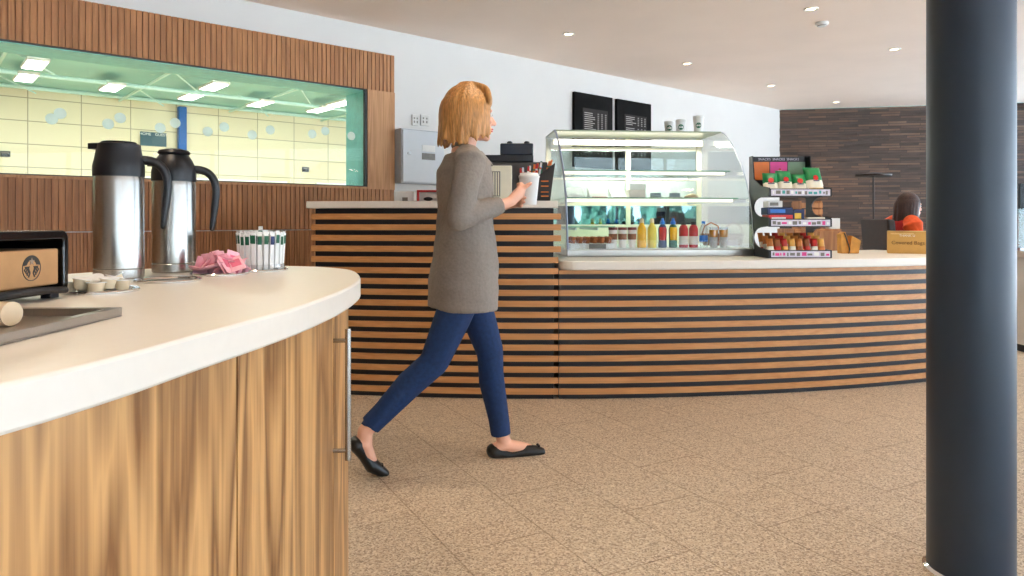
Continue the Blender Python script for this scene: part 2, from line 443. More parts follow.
for i in range(150):
    x = rr.uniform(-4, 34); y = -30+rr.uniform(-3, 3); h = rr.uniform(.6, 1.5) if i % 3 else rr.uniform(1.5, 3.4); r = rr.uniform(.25, .6)
    vs = ball(bm, (x, y, h*.5), (r*.7, r*.7, h*.5+.3), seg=10)
    for v in vs: v.co += Vector((rr.uniform(-.14,.14), rr.uniform(-.14,.14), rr.uniform(-.2,.2)))
hd = mesh_obj('hedge', bm, mat('foliage', (30,66,52), .8, var=.5, scale=2)); hd['kind'] = 'stuff'; tag(hd, 'ragged green shrubbery outside, seen mirrored in the display case', 'shrubs')

# hall seen through window_1 (same orientation as the left wall)
OH = 16.6
m, n, out = nt('plywood_panels'); b = n.nodes.new('ShaderNodeBsdfPrincipled'); tc = n.nodes.new('ShaderNodeTexCoord')
mp = n.nodes.new('ShaderNodeMapping'); mp.inputs['Rotation'].default_value = (pi/2, 0, 0)
n.links.new(tc.outputs['Object'], mp.inputs[0])
br = n.nodes.new('ShaderNodeTexBrick'); br.offset = 0; br.inputs['Scale'].default_value = 1; br.inputs['Brick Width'].default_value = 1.2; br.inputs['Row Height'].default_value = .6
br.inputs['Mortar Size'].default_value = .012; br.inputs['Color1'].default_value = lin((228,222,192))+(1,); br.inputs['Color2'].default_value = lin((222,212,180))+(1,); br.inputs['Mortar'].default_value = lin((160,152,124))+(1,)
n.links.new(mp.outputs[0], br.inputs['Vector']); n.links.new(br.outputs['Color'], b.inputs['Base Color']); b.inputs['Roughness'].default_value = .5
n.links.new(b.outputs[0], out.inputs[0]); M_ply = m
bm = B(); box(bm, (-9-.05, 0, -.3), (25, .3, 4.49-.0)); o = struct(mesh_obj('wall_hall', bm, M_ply))
p = Vector((FX, FY))+WN*(OH); o.location = (p.x, p.y, 0); o.rotation_euler = (0, 0, WANG)
bm = B(); box(bm, (-9, .35, 4.49), (25, OH+.3, 4.7)); struct(wobj('ceiling_hall', bm, mat('hall_ceiling', (150,204,204), .6, var=.12, scale=.6)))
bm = B(); box(bm, (-9, .35, -.2), (25, OH, 0)); struct(wobj('floor_hall', bm, mat('hall_floor', (214,190,150), .3)))
bm = B(); box(bm, (25, .35, 0), (25.3, OH, 4.49)); box(bm, (-9.3, .35, 0), (-9, OH, 4.49)); struct(wobj('wall_hall_ends', bm, M_white))
M_beam = mat('beam_paint', (196,232,230), .4)
bm = B(); tube(bm, [(-8.9,13.3,4.25),(24.9,13.3,4.25)], .05, 8, 'flat'); tube(bm, [(-8.9,16.3,4.42),(24.9,16.3,4.42)], .05, 8, 'flat')
for s in (1.5, 4.5, 7.5, 10.5, 13.5, 16.5):
    tube(bm, [(s,.5,4.35),(s,16.5,4.35)], .035, 6, 'flat')
    for k in range(5): tube(bm, [(s-1.0, 1+3*k, 4.25), (s, 2.5+3*k, 4.4), (s+1.0, 4+3*k, 4.25)], .02, 5, 'flat')
struct(wobj('trim_7', bm, M_beam))
hl = thing('hall_light', '', 'ceiling light', (0,0,0), WANG)
bm = B(); box(bm, (-.2, -.55, 0), (.2, .55, .06), bev=.01); mesh_obj('housing', bm, M_white, hl)
bm = B(); box(bm, (-.17, -.5, -.012), (.17, .5, -.001)); mesh_obj('diffuser', bm, M_hlight, hl)
hp = [(35,65,'leftmost hall light, above the upper pair of beams behind the window'),(26,78,'hall light hanging just below the leftmost one, under the teal beam'),(112,88,'hall light above the left carafe, alone on its stretch of ceiling'),(214,87,'hall light right of the blue post, farther up the ceiling'),(191,97,'hall light directly above the blue post'),(260,104,'hall light between the middle and right ends of the window'),(320,110,'hall light near the right window reveal, left of two'),(341,104,'rightmost hall light, touching the grey-teal window reveal')]
for i, (px, py, lb) in enumerate(hp):
    d = F*(4.22-EYE)/(HZ-py); q = at(px, py, d)
    o = hl if i == 0 else dup(hl)
    o.location = q; o['label'] = 'white '+lb; o['group'] = 'hall lights behind the window'
    if i in (0, 3, 6):
        pass
for s_, o_ in ((2, 6), (7, 6), (12, 6), (2, 12), (7, 12), (12, 12)):
    ld = bpy.data.lights.new('hall_lamp', 'AREA'); ld.size = 1.6; ld.energy = 190; ld.color = (1, .97, .88)
    lo = bpy.data.objects.new('hall_lamp', ld); C.objects.link(lo); p = Vector((FX, FY))+WT*s_+WN*o_; lo.location = (p.x, p.y, 4.1)
def hall_at(px, py):
    s = ws(px, OH); Y = wY(s, OH); return s, EYE+(HZ-py)/F*Y
s1, z1 = hall_at(140, 131.5); s2, z2 = hall_at(166, 147)
sg = wthing('hall_sign', 'dark teal sign with white lettering on the hall wall between the carafes', 'sign', (s1+s2)/2, OH, z2)
bm = B(); box(bm, (-(s2-s1)/2, -.05, 0), ((s2-s1)/2, -.002, z1-z2)); mesh_obj('sign_board', bm, mat('teal_board', (24,74,88), .4), sg)
text_part('lettering', 'HOME', .11, M_paperwhite, sg, T(-.22, -.054, .33, rx=pi/2)); text_part('lettering', 'GUEST', .11, M_paperwhite, sg, T(.2, -.054, .33, rx=pi/2))
s1, z1 = hall_at(177.5, 107); s2, _ = hall_at(184.5, 107)
bm = B(); box(bm, (-.11, -.2, 0), (.11, -.002, z1), bev=.02); o = mesh_obj('blue_post', bm, M_bluepost); tag(o, 'tall blue padded post against the plywood hall wall', 'post')
p = Vector((FX, FY))+WT*((s1+s2)/2)+WN*OH; o.location = (p.x, p.y, 0); o.rotation_euler = (0,0,WANG)
for px0, px1, py0, py1, lb in ((0,10,151,157,'small dark panel low on the hall wall at its left end'),(302,308,167,172,'small dark box on the hall wall near the right end')):
    s1, z1 = hall_at(px0, py0); s2, z2 = hall_at(px1, py1)
    w = (s2-s1)/2; hh = z1-z2
    bm = B(); box(bm, (-w, -.08, 0), (w, -.002, hh)); box(bm, (-w*.8, -.09, hh*.55), (w*.8, -.08, hh*.85), mi=1)
    o = mesh_obj('wall_box', bm, [M_black, M_grey]); tag(o, lb, 'box'); p = Vector((FX, FY))+WT*((s1+s2)/2)+WN*OH; o.location = (p.x, p.y, z2); o.rotation_euler = (0,0,WANG)
bm = B()
for a, c in ((4.6, 9.35), (10.35, 13.9)): box(bm, (a, -.06, 1.0), (c, -.002, 2.28))
o = struct(mesh_obj('trim_8', bm, M_paperwhite)); p = Vector((FX, FY))+WN*OH; o.location = (p.x, p.y, 0); o.rotation_euler = (0,0,WANG)

# ------------------------------------------------------------------ ceiling fittings
def spot(loc, power, parent, size=radians(88)):
    ld = bpy.data.lights.new('lamp', 'SPOT'); ld.energy = power; ld.color = (1, .80, .58); ld.spot_size = size; ld.spot_blend = .6; ld.shadow_soft_size = .05
    lo = bpy.data.objects.new('lamp', ld); C.objects.link(lo); lo.location = loc; lo.parent = parent
DL = 46
dl = thing('downlight', '', 'ceiling light')
bm = B(); lathe(bm, [(.034,-.002),(.05,-.010),(.056,-.006),(.056,.0),(.034,.0)], 28); mesh_obj('trim_ring', bm, M_white, dl, smooth=True)
bm = B(); lathe(bm, [(0,-.0035),(.034,-.0035),(.034,-.001),(0,-.001)], 24); mesh_obj('bulb', bm, M_bulb, dl)
spot((0,0,-.03), DL, dl)
dlp = [(568.6,33.8,'leftmost recessed downlight in the ceiling'),(687,63.5,'recessed downlight above the paper cups on the display case'),(771,85.5,'recessed downlight near the corner where the stone wall meets the white wall'),(836,102,'farthest recessed downlight, just in front of the stone wall'),(811,8.7,'nearest recessed downlight, beside the smoke detector at the top edge'),(894.6,49,'recessed downlight closest to the left side of the dark column')]
for i, (px, py, lb) in enumerate(dlp):
    d = F*(CEIL-EYE)/(HZ-py); q = at(px, py, d); o = dl if i == 0 else dup(dl)
    o.location = (q.x, q.y, CEIL); o['label'] = lb; o['group'] = 'recessed ceiling downlights'
# the same row carried on above and behind the camera
for i, (x, y) in enumerate(((-1.0,1.1),(.35,2.9),(-1.7,3.4),(.6,1.2),(1.9,3.6),(-2.6,1.9),(-.4,-.6),(3.4,4.0))):
    o = dup(dl, (x, y, CEIL), label='recessed downlight of the row above the counter, out of frame overhead', group='recessed downlights overhead')
sd = thing('smoke_detector', 'small white round smoke detector on the ceiling between two downlights', 'smoke detector')
q = at(822, 22.5, F*(CEIL-EYE)/(HZ-22.5)); sd.location = (q.x, q.y, CEIL)
bm = B(); lathe(bm, [(0,-.035),(.03,-.035),(.045,-.022),(.052,-.018),(.052,0),(0,0)], 28); mesh_obj('body', bm, M_white, sd, smooth=True)
bm = B(); lathe(bm, [(.036,-.031),(.040,-.026),(.040,-.024),(.034,-.029)], 28); mesh_obj('vent_ring', bm, M_grey, sd)

# ------------------------------------------------------------------ wall fittings
def wall_item(px0, px1, py0, py1, t):
    s0, s1 = ws(px0), ws(px1); return s0, s1, wz(px0, py1), wz(px0, py0)
s0, s1, z0, z1 = wall_item(394.8, 438, 129, 183.5, .1)
cb = wthing('electrical_cabinet', 'pale grey electrical cabinet on the white wall beside the wood panelling', 'cabinet', s0, -.001, z0)
w, h = s1-s0, z1-z0
bm = B(); box(bm, (0,-.10,0), (w,0,h), bev=.006); mesh_obj('body', bm, mat('grey_box', (186,190,196), .4), cb)
bm = B(); box(bm, (.012,-.115,.012), (w-.012,-.101,h-.012), bev=.004); dr = mesh_obj('door', bm, mat('pale_grey_enamel', (212,217,222), .35, var=.01), cb)
bm = B(); box(bm, (w*.45,-.122,h*.6), (w*.75,-.1155,h*.72)); mesh_obj('label_plate', bm, M_paperwhite, dr)
bm = B(); box(bm, (w*.45,-.121,h*.45), (w*.75,-.1155,h*.57)); mesh_obj('switch_row', bm, M_grey, dr)
bm = B(); lathe(bm, [(0,0),(.014,0),(.014,.012),(0,.012)], 16, M=T(w*.15,-.115,h*.55, rx=pi/2)); mesh_obj('lock', bm, M_steel, dr)
for k, (a, c, side) in enumerate(((411.5,418.5,'left'),(420,428.5,'right'))):
    s0, s1, z0, z1 = wall_item(a, c, 114.5, 125.5, .1); w, h = s1-s0, z1-z0
    o = wthing('wall_socket', side+' one of two white wall sockets above the grey electrical cabinet', 'socket', s0, -.001, z0, 'white wall sockets')
    bm = B(); box(bm, (0,-.012,0), (w,0,h), bev=.003); mesh_obj('plate', bm, mat('socket_white', (222,220,214), .4), o)
    bm = B()
    for x_ in (.3,.7):
        box(bm, (w*x_-.006,-.014,h*.25), (w*x_+.006,-.0125,h*.45)); box(bm, (w*x_-.006,-.014,h*.6), (w*x_+.006,-.0125,h*.75))
    mesh_obj('pin_holes', bm, M_grey, o)
for px0, px1, py0, lb in ((572,610,91.8,'black framed menu board on the white wall, left of the pair'),(614.5,648.5,99,'black framed menu board on the white wall, right of the pair')):
    s0, s1 = ws(px0), ws(px1); z1 = wz(px0, py0); z0 = z1-.82; w = s1-s0; h = z1-z0
    o = wthing('menu_board', lb, 'menu board', s0, -.002, z0, 'menu boards on the white wall')
    bm = B(); box(bm, (0,-.04,0), (w,0,h), bev=.004); box(bm, (w*.2,-.043,h*.06), (w*.86,-.0402,h*.80), mi=1); fr = mesh_obj('board', bm, [mat('matt_black_board', (16,15,15), .8, spec=.15), mat('slate_print', (50,47,46), .8, spec=.15)], o)
    bm = B(); rr = random.Random(int(px0)); zz = h*.76
    while zz > h*.1:
        if rr.random() < .85:
            box(bm, (w*.24,-.0445,zz), (w*(.24+rr.uniform(.18,.3)),-.0432,zz+.008))
            for c in (.6,.7,.8): box(bm, (w*c-.012,-.0445,zz), (w*c+.012,-.0432,zz+.008))
        zz -= .022
    mesh_obj('menu_lettering', bm, mat('chalk_print', (170,165,160), .6), o)['kind'] = 'stuff'

# ------------------------------------------------------------------ bar counters
CX, CY, CR = .22, 11.12, 7.10
def arcpt(a, r): return (CX+r*sin(a), CY-r*cos(a))
def ang_at(px, r):
    u = (px-512)/F; lo, hi = -.6, .8
    for _ in range(60):
        mid = (lo+hi)/2; x, y = arcpt(mid, r)
        if x/y < u: lo = mid
        else: hi = mid
    return lo
def arcbox(bm, a0, a1, r_out, r_in, z0, z1, n=48, mi=0):
    P = [arcpt(a0+(a1-a0)*i/n, r_out) for i in range(n+1)]+[arcpt(a1+(a0-a1)*i/n, r_in) for i in range(n+1)]
    prism(bm, P, z0, z1, mi=mi)
PZ = .0629
aH0, aH1 = ang_at(311, CR), ang_at(558.4, CR)
aL0, aL1 = ang_at(558.4, CR), math.asin((3.12-CX)/CR)
hc = thing('service_counter', 'high curved bar counter clad in horizontal oak slats, behind the walking woman', 'counter')
bm = B(); arcbox(bm, ang_at(315.5, CR-.012), ang_at(553.5, CR-.012), CR-.012, CR-.60, 0, 1.098)
mesh_obj('body', bm, M_black, hc)
bm = B()
for k in range(17):
    z = .0441+PZ*k; arcbox(bm, aH0, ang_at(561, CR) if z > .80 else aH1, CR, CR-.0118 , z-.017, z+.017, 30)
mesh_obj('slat_cladding', bm, M_slat, hc)
lc = thing('service_counter', 'low curved bar counter clad in horizontal oak slats, carrying the display case', 'counter')
bm = B(); arcbox(bm, aL0+.0005, aL1, CR-.012, CR-.70, 0, .741); mesh_obj('body', bm, M_black, lc)
bm = B()
for k in range(12):
    z = .0441+PZ*k; arcbox(bm, aL0+.0005, aL1, CR, CR-.0118, z-.017, min(z+.017, .7405), 48)
mesh_obj('slat_cladding', bm, M_slat, lc)
def slab(name, a0, a1, r0, r1, z0, z1, rc, bev=.006):
    """curved worktop with a rounded left front corner"""
    P = []
    n = 50
    da = rc/r0
    for i in range(9):
        t = pi/2*i/8; P.append(arcpt(a0+da*(1-sin(t)), r0-rc*(1-cos(t))))if False else P.append(arcpt(a0+da*(1-cos(t)), r0-rc*(1-sin(t))))
    for i in range(1, n+1): P.append(arcpt(a0+da+(a1-a0-da)*i/n, r0))
    for i in range(n+1): P.append(arcpt(a1+(a0-a1)*i/n, r1))
    bm = B(); prism(bm, P, z0, z1)
    return mesh_obj(name, bm, M_top, bevel=bev)
o = slab('worktop', ang_at(305.5, CR+.02), ang_at(558, CR+.02), CR+.02, CR-.62, 1.1, 1.14, .01, .003); tag(o, 'long white worktop on the high slatted counter', 'worktop')
o = slab('worktop', ang_at(558.8, CR+.025), aL1+.02, CR+.03, CR-.92, .743, .795, .10, .006); tag(o, 'white curved worktop on the low slatted counter, under the display case', 'worktop')

# white counter right of the column
wc = thing('till_counter', 'plain white counter with dark plinth, right of the dark column', 'counter', (3.96, 5.4, 0), 0)
bm = B(); box(bm, (0,0,.06), (2.3,.45,.74), bev=.004); mesh_obj('body', bm, M_white, wc)
bm = B(); box(bm, (.03,.03,0), (2.27,.42,.06)); mesh_obj('plinth', bm, M_black, wc)
bm = B(); box(bm, (-.02,-.02,.741), (2.32,.47,.79), bev=.006); mesh_obj('counter_top', bm, M_top, wc)
ts = thing('glass_screen', 'frosted glass screen standing on the white counter right of the column', 'screen', (3.98, 5.5, .7905), 0)
bm = B(); box(bm, (0,0,.02), (1.6,.012,.33)); mesh_obj('pane', bm, glass('frosted', (.7,.78,.76), .5, .15, .2), ts)
bm = B(); box(bm, (0,-.02,0), (1.6,.03,.02)); mesh_obj('rail', bm, M_alu, ts)
mo = thing('till_monitor', 'black till monitor behind the glass screen right of the column', 'monitor', (4.34, 5.72, .7905), 0)
bm = B(); box(bm, (-.2,-.015,.28), (.2,.015,.54), bev=.006); mesh_obj('screen', bm, M_blackgloss, mo)
bm = B(); box(bm, (-.03,.0,.015), (.03,.02,.30)); box(bm, (-.1,-.08,0), (.1,.08,.015)); mesh_obj('stand', bm, M_black, mo)

# column
co = thing('column', 'large dark blue-grey round column in the right foreground', 'column', (1.332, 2.035, 0))
bm = B(); lathe(bm, [(0,.0),(.1105,.0),(.1105,CEIL-.002),(0,CEIL-.002)], 96); mesh_obj('shaft', bm, M_col, co, smooth=True, ang=60)
bm = B(); lathe(bm, [(.111,0),(.121,0),(.121,.012),(.111,.018)], 96); mesh_obj('base_collar', bm, M_chrome, co, smooth=True)

# ------------------------------------------------------------------ condiment counter (near left)
front = [(-.72,-.12),(-.57,.14),(-.475,.36),(-.405,.554),(-.375,.67),(-.3555,.80),(-.336,.92),(-.320,1.05),(-.314,1.16),(-.312,1.274),(-.318,1.40),(-.332,1.53),(-.362,1.66),(-.412,1.81),(-.477,1.90),(-.56,1.96),(-.65,1.985),(-.755,1.98),(-.87,1.935),(-.98,1.86),(-1.07,1.70),(-1.17,1.45),(-1.25,1.1),(-1.28,.6),(-1.28,-.12)]
crv = cr([(x, y, 0) for x, y in front], 6)
outl = [(p.x, p.y) for p in crv]
bm = B(); prism(bm, outl, .858, .90); o = mesh_obj('worktop', bm, M_top, bevel=.004, smooth=True, ang=30); tag(o, 'thick white round-ended worktop of the condiment station in the foreground', 'worktop')
cab = thing('condiment_cabinet', 'oak veneered cabinet with curved doors under the white foreground worktop', 'cabinet')
ins = offset(outl, .027)
core = offset(outl, .049); core = core[1:-1]
bm = B(); prism(bm, core, .0, .857); mesh_obj('body', bm, mat('cabinet_core', (60,42,28), .6), cab)
# door panels follow the curve; seams where the photo shows them
def seam_index(px):
    best = 0; bd = 9
    for i, p in enumerate(ins):
        if p[1] < .2 or i > 75: continue
        e_ = abs((p[0]/p[1])-(px-512)/F)
        if e_ < bd: bd = e_; best = i
    return best
iA = seam_index(233)
cuts = [2, max(3, iA-26), iA, iA+21, iA+40, iA+58, iA+78, len(ins)-3]
cuts = [c for c in cuts if c <= len(ins)-3]
doors = []
for ci, (a, c) in enumerate(zip(cuts, cuts[1:])):
    seg = ins[a:c+1]; seg = [Vector(p) for p in seg]
    d0 = (seg[1]-seg[0]).normalized()*.002; d1 = (seg[-1]-seg[-2]).normalized()*.002
    seg[0] = seg[0]+d0; seg[-1] = seg[-1]-d1
    n_ = []
    for i, p in enumerate(seg):
        t = (seg[min(i+1, len(seg)-1)]-seg[max(i-1, 0)]).normalized(); n_.append(Vector((-t.y, t.x)))
    inner = [p+q*.019 for p, q in zip(seg, n_)]
    bm = B(); prism(bm, [(p.x, p.y) for p in seg]+[(p.x, p.y) for p in reversed(inner)], .02, .856)
    doors.append(mesh_obj('door', bm, M_oak, cab, smooth=True, ang=30))
# bar handle
iH = seam_index(334)
pH = Vector(ins[iH]); tH = (Vector(ins[iH+1])-Vector(ins[iH-1])).normalized(); nH = Vector((tH.y, -tH.x))
bm = B(); pb = pH+nH*.028
tube(bm, [(pb.x, pb.y, .572), (pb.x, pb.y, .822)], .0058, 14, 'flat')
for z in (.59, .80): tube(bm, [(pH.x, pH.y, z), (pb.x, pb.y, z)], .0042, 10, 'flat')
hd_ = mesh_obj('handle', bm, M_steel, doors[2], smooth=True)

# ------------------------------------------------------------------ things on the condiment counter
ZT = .9004
def carafe(loc, rz, label, dome):
    t = thing('coffee_carafe', label, 'carafe', loc, rz, 'steel coffee carafes')
    r = .0505
    bm = B(); lathe(bm, [(0,0),(r-.003,0),(r,.003),(r,.021),(r-.0012,.0225),(r,.024),(r,.214),(r-.002,.226),(0,.226)], 56); mesh_obj('body', bm, M_steel, t, smooth=True, ang=30)
    bm = B()
    if dome: lathe(bm, [(0,.2262),(r+.001,.2262),(r+.001,.248),(r-.002,.264),(r-.009,.280),(.034,.291),(0,.292)], 48)
    else: lathe(bm, [(0,.2262),(r+.001,.2262),(r+.001,.25),(r-.002,.262),(r-.006,.285),(r-.007,.296),(r-.010,.2985),(0,.2985)], 48)
    zt = .283 if dome else .297
    # pouring lip
    if dome: prism(bm, [(-.030,-.016),(-.052,-.009),(-.060,0),(-.052,.009),(-.030,.016)], .262, .274)
    else: prism(bm, [(-.030,-.022),(-.050,-.012),(-.060,0),(-.050,.012),(-.030,.022)], .285, .2975)
    mesh_obj('collar', bm, M_softblack, t, smooth=True, ang=30)
    if dome:
        bm = B(); lathe(bm, [(.028,.2915),(.035,.293),(.038,.297),(.034,.303),(.018,.307),(0,.308)], 40); mesh_obj('lid', bm, M_softblack, t, smooth=True, ang=40)
    else:
        bm = B(); lathe(bm, [(0,.2986),(.034,.2986),(.036,.301),(.033,.303),(0,.304)], 40); mesh_obj('lid', bm, M_softblack, t, smooth=True, ang=40)
    bm = B(); z0 = .262 if not dome else .255
    path = cr([(.040,0,z0+.002),(.060,0,z0+.001),(.078,0,z0-.006),(.092,0,z0-.024),(.097,0,z0-.050),(.095,0,z0-.085),(.091,0,z0-.118),(.088,0,z0-.146)], 5)
    k = len(path); rad = [(.0125-.003*(i/(k-1))) if i/(k-1) < .8 else .0095-.002*(i/(k-1)-.8)*5 for i in range(k)]
    tube(bm, path, rad, 16, ell=(.85, 1.0), up=(0,1,0)); mesh_obj('handle', bm, M_softblack, t, smooth=True)
    return t
p1 = at(119, 280, 1.555); p2 = at(174, 273, 1.75)
carafe((p1.x, p1.y, ZT), radians(24), 'steel coffee carafe with flat black lid, nearer and left of the two', False)
carafe((p2.x, p2.y, ZT), radians(20), 'steel coffee carafe with domed black lid, farther and right of the two', True)

def dish(loc, label, r=.066):
    t = thing('counter_ring', label, 'dish', loc, 0, 'round steel dishes on the worktop')
    bm = B(); lathe(bm, [(r-.012,.0012),(r-.008,.005),(r-.002,.0055),(r,.003),(r,0),(r-.012,0)], 48); mesh_obj('rim', bm, M_chrome, t, smooth=True)
    bm = B(); lathe(bm, [(0,.0004),(r-.0125,.0004),(r-.0125,.0012),(0,.0012)], 40); mesh_obj('bowl', bm, M_steel_h, t)
    return t
dA = (-.749, 1.27, ZT); dB = (-.732, 1.49, ZT); dC = (-.697, 1.67, ZT); dD = (-.645, 1.80, ZT)
dish(dA, 'round steel dish holding creamer pots, nearest the napkin holder')
dish(dB, 'empty round steel dish between the carafes and the pink sachets')
dish(dC, 'round steel dish under the heap of pink sachets')
dish(dD, 'round steel dish under the bunch of paper sticks')
# creamer pots
cp = thing('creamer_pot', 'small cream coloured creamer pot heaped in the steel dish', 'creamer', (0,0,0), 0, 'creamer pots in the dish')
bm = B(); lathe(bm, [(0,0),(.010,0),(.0135,.017),(0,.017)], 20); mesh_obj('cup', bm, mat('creamer_plastic', (240,222,190), .4), cp, smooth=True)
bm = B(); lathe(bm, [(0,.0172),(.0165,.0172),(.0165,.0182),(0,.0182)], 20); mesh_obj('foil_lid', bm, M_paperwhite, cp)
rr = random.Random(2); first = True
for k in range(13):
    a = k*2.4; r = .011*sqrt(k)
    o = cp if first else dup(cp); first = False
    tilt = rr.uniform(-.5,.5) if k % 2 else 0
    o.location = (dA[0]+r*cos(a)*1.2, dA[1]+r*sin(a)*1.2, ZT+.002+(.006 if k % 2 else 0)); o.rotation_euler = (tilt, rr.uniform(-.3,.3) if k % 2 else 0, rr.uniform(0,6))
# pink sachets
def sachet_bm(w, l, t, nx=6, ny=8, zig=True):
    bm = B(); grid = {}
    for s_ in (1, -1):
        for i in range(nx+1):
            for j in range(ny+1):
                u = i/nx*2-1; v = j/ny*2-1
                z = s_*t*(max(0, 1-u**4)*max(0, 1-abs(v)**5))**.6
                key = (i, j, s_) if 0 < i < nx and 0 < j < ny else (i, j, 0)
                if key not in grid: grid[key] = bm.verts.new((u*w/2, v*l/2, z if key[2] else 0))
        for i in range(nx):
            for j in range(ny):
                q = [grid.get((a, c, s_)) or grid[(a, c, 0)] for a, c in ((i,j),(i+1,j),(i+1,j+1),(i,j+1))]
                try: bm.faces.new(q if s_ > 0 else q[::-1])
                except ValueError: pass
    return bm
ps = thing('sweetener_sachet', 'pink paper sweetener sachet in the heap beside the carafes', 'sachet', (0,0,0), 0, 'pink sachets heaped in the dish')
bm = sachet_bm(.034, .058, .0035); mesh_obj('packet', bm, M_pink, ps, smooth=True, ang=60)
bm = B(); box(bm, (-.011,-.016,.0036), (.011,.012,.0041)); mesh_obj('print', bm, mat('rose_print', (226,110,136), .6), ps)
for k in range(26):
    a = rr.uniform(0, 2*pi); r = .045*sqrt(k/26)
    o = ps if k == 0 else dup(ps)
    hh = (.012+.020*(1-r/.055))
    o.location = (dC[0]+r*cos(a)*1.15, dC[1]+r*sin(a)*.9, ZT+.008+hh*rr.uniform(.15,1.1))
    o.rotation_euler = (rr.uniform(.3,1.25)*rr.choice((-1,1)), rr.uniform(-.35,.35), rr.uniform(0,2*pi))
# paper sticks
holder = thing('stick_holder', 'low clear round holder of the paper sticks', 'holder', dD)
bm = B(); lathe(bm, [(.0,.0014),(.0585,.0014),(.0585,.018),(.0575,.018),(.0575,.0022),(0,.0022)], 40); mesh_obj('cup', bm, glass('clear_plastic', (.95,.95,.95), .4, .04), holder, smooth=True)
def stick(mband):
    t = thing('sugar_stick', '', 'sugar stick')
    bm = B(); box(bm, (-.0056,-.0024,0), (.0056,.0024,.090), bev=.0012); box(bm, (-.0058,-.0004,.090), (.0058,.0004,.0955)); mesh_obj('paper_tube', bm, M_paperwhite, t)
    bm = B(); box(bm, (-.0050,-.0029,.064), (.0050,.0029,.085)); mesh_obj('print_band', bm, mband, t)
    return t
sticks = [stick(M_dgreen), stick(M_navy)]; used = [False, False]; k = 0
for ring, cnt in ((.053, 24), (.040, 17), (.026, 10)):
    for j in range(cnt):
        a = 2*pi*j/cnt+ring*40; w = 1 if rr.random() < .25 else 0
        o = sticks[w] if not used[w] else dup(sticks[w]); used[w] = True
        lean = .06*ring/.053
        o.location = (dD[0]+ring*cos(a), dD[1]+ring*sin(a), ZT+.0025+rr.uniform(0,.006))
        o.rotation_euler = Matrix.Rotation(a+pi/2, 4, 'Z').to_euler()
        o.rotation_euler = (Matrix.Rotation(lean, 4, Vector((-sin(a), cos(a), 0))) @ Matrix.Rotation(a+pi/2, 4, 'Z')).to_euler()
        o['label'] = 'white paper stick with %s print band in the bunch' % ('green','navy')[w]; o['group'] = 'paper sticks with %s bands' % ('green','navy')[w]
o = dup(sticks[0], (dD[0], dD[1]-.004, ZT+.018), 0); o['label'] = 'tallest white paper stick, poking up from the middle of the bunch'; del o['group']

# napkin holder
nh = thing('napkin_holder', 'glossy black napkin holder with a brown paper napkin pack', 'napkin holder', (-.757, 1.195, ZT), radians(-92))
# local: x runs towards the camera along the face, -y... face looks along local +y -> world +x
W_ = .26; H_ = .112; D_ = .12
def rrect(w, h, r, x0=0, z0=0, n=6):
    P = []
    for cx, cz, a0 in ((x0+w-r, z0+h-r, 0), (x0+r, z0+h-r, pi/2), (x0+r, z0+r, pi), (x0+w-r, z0+r, 1.5*pi)):
        for i in range(n+1): P.append((cx+r*cos(a0+pi/2*i/n), cz+r*sin(a0+pi/2*i/n)))
    return P
bm = B()
outer = rrect(W_, H_-.008, .014, 0, .008); inner = rrect(W_-.024, H_-.032, .006, .012, .018)
n_ = len(outer)
for yy in (0,):
    a = [bm.verts.new((p[0], 0, p[1])) for p in outer]; b_ = [bm.verts.new((p[0], 0, p[1])) for p in inner]
    a2 = [bm.verts.new((p[0], -D_, p[1])) for p in outer]; b2 = [bm.verts.new((p[0], -D_+.005, p[1])) for p in inner]
    for i in range(n_):
        j = (i+1) % n_
        bm.faces.new((a[i], a[j], b_[j], b_[i])); bm.faces.new((a[j], a[i], a2[i], a2[j])); bm.faces.new((b_[i], b_[j], b2[j], b2[i]))
    bm.faces.new(a2); bm.faces.new(list(reversed(b2)))
mesh_obj('casing', bm, M_blackgloss, nh, smooth=True, ang=40, bevel=.002)
for x in (.02, W_-.03):
    for y0_, y1_ in ((-.02,-.003), (-D_+.003,-D_+.02)):
        bm = B(); box(bm, (x,y0_,0), (x+.02,y1_,.0085)); mesh_obj('foot', bm, M_black, nh)
bm = B(); tube(bm, cr([(.015,.004,.012),(W_*.3,.014,.017),(W_*.5,.017,.019),(W_*.7,.014,.017),(W_-.015,.004,.012)], 5), .006, 10, ell=(1,1)); mesh_obj('front_lip', bm, M_black, nh, smooth=True)
bm = B(); box(bm, (.016,-.09,.022), (W_-.018,-.006,.082), bev=.003); pk = mesh_obj('napkin_pack', bm, M_kraft, nh)
# round printed emblem: ring of wavy hair about a crowned face
M_print = mat('emblem_print', (60,54,48), .6)
bm = B(); Mx = T(.062+.020, -.0057, .053, rx=-pi/2)
def disc(bm, pts, y0=0, t=.0006):
    prism(bm, pts, 0, t, M=Matrix.Translation((.080, -.0058, .053)) @ Matrix.Rotation(pi/2, 4, 'X') @ Matrix.Scale(-1, 4, (0,0,1)))
R_ = .0195
N = 24
disc(bm, [(R_*cos(radians(12+156*i/N)), R_*sin(radians(12+156*i/N))) for i in range(N+1)]+[(R_*.55*cos(radians(168-156*i/N)), .003+R_*.5*sin(radians(168-156*i/N))) for i in range(N+1)])
star = [((.0065 if i % 2 == 0 else .0027)*cos(pi/2+i*pi/5), .0105+(.0065 if i % 2 == 0 else .0027)*sin(pi/2+i*pi/5)) for i in range(10)]
bm2 = B(); prism(bm2, star, 0, .0009, M=Matrix.Translation((.080, -.0058, .053)) @ Matrix.Rotation(pi/2, 4, 'X') @ Matrix.Scale(-1, 4, (0,0,1)))
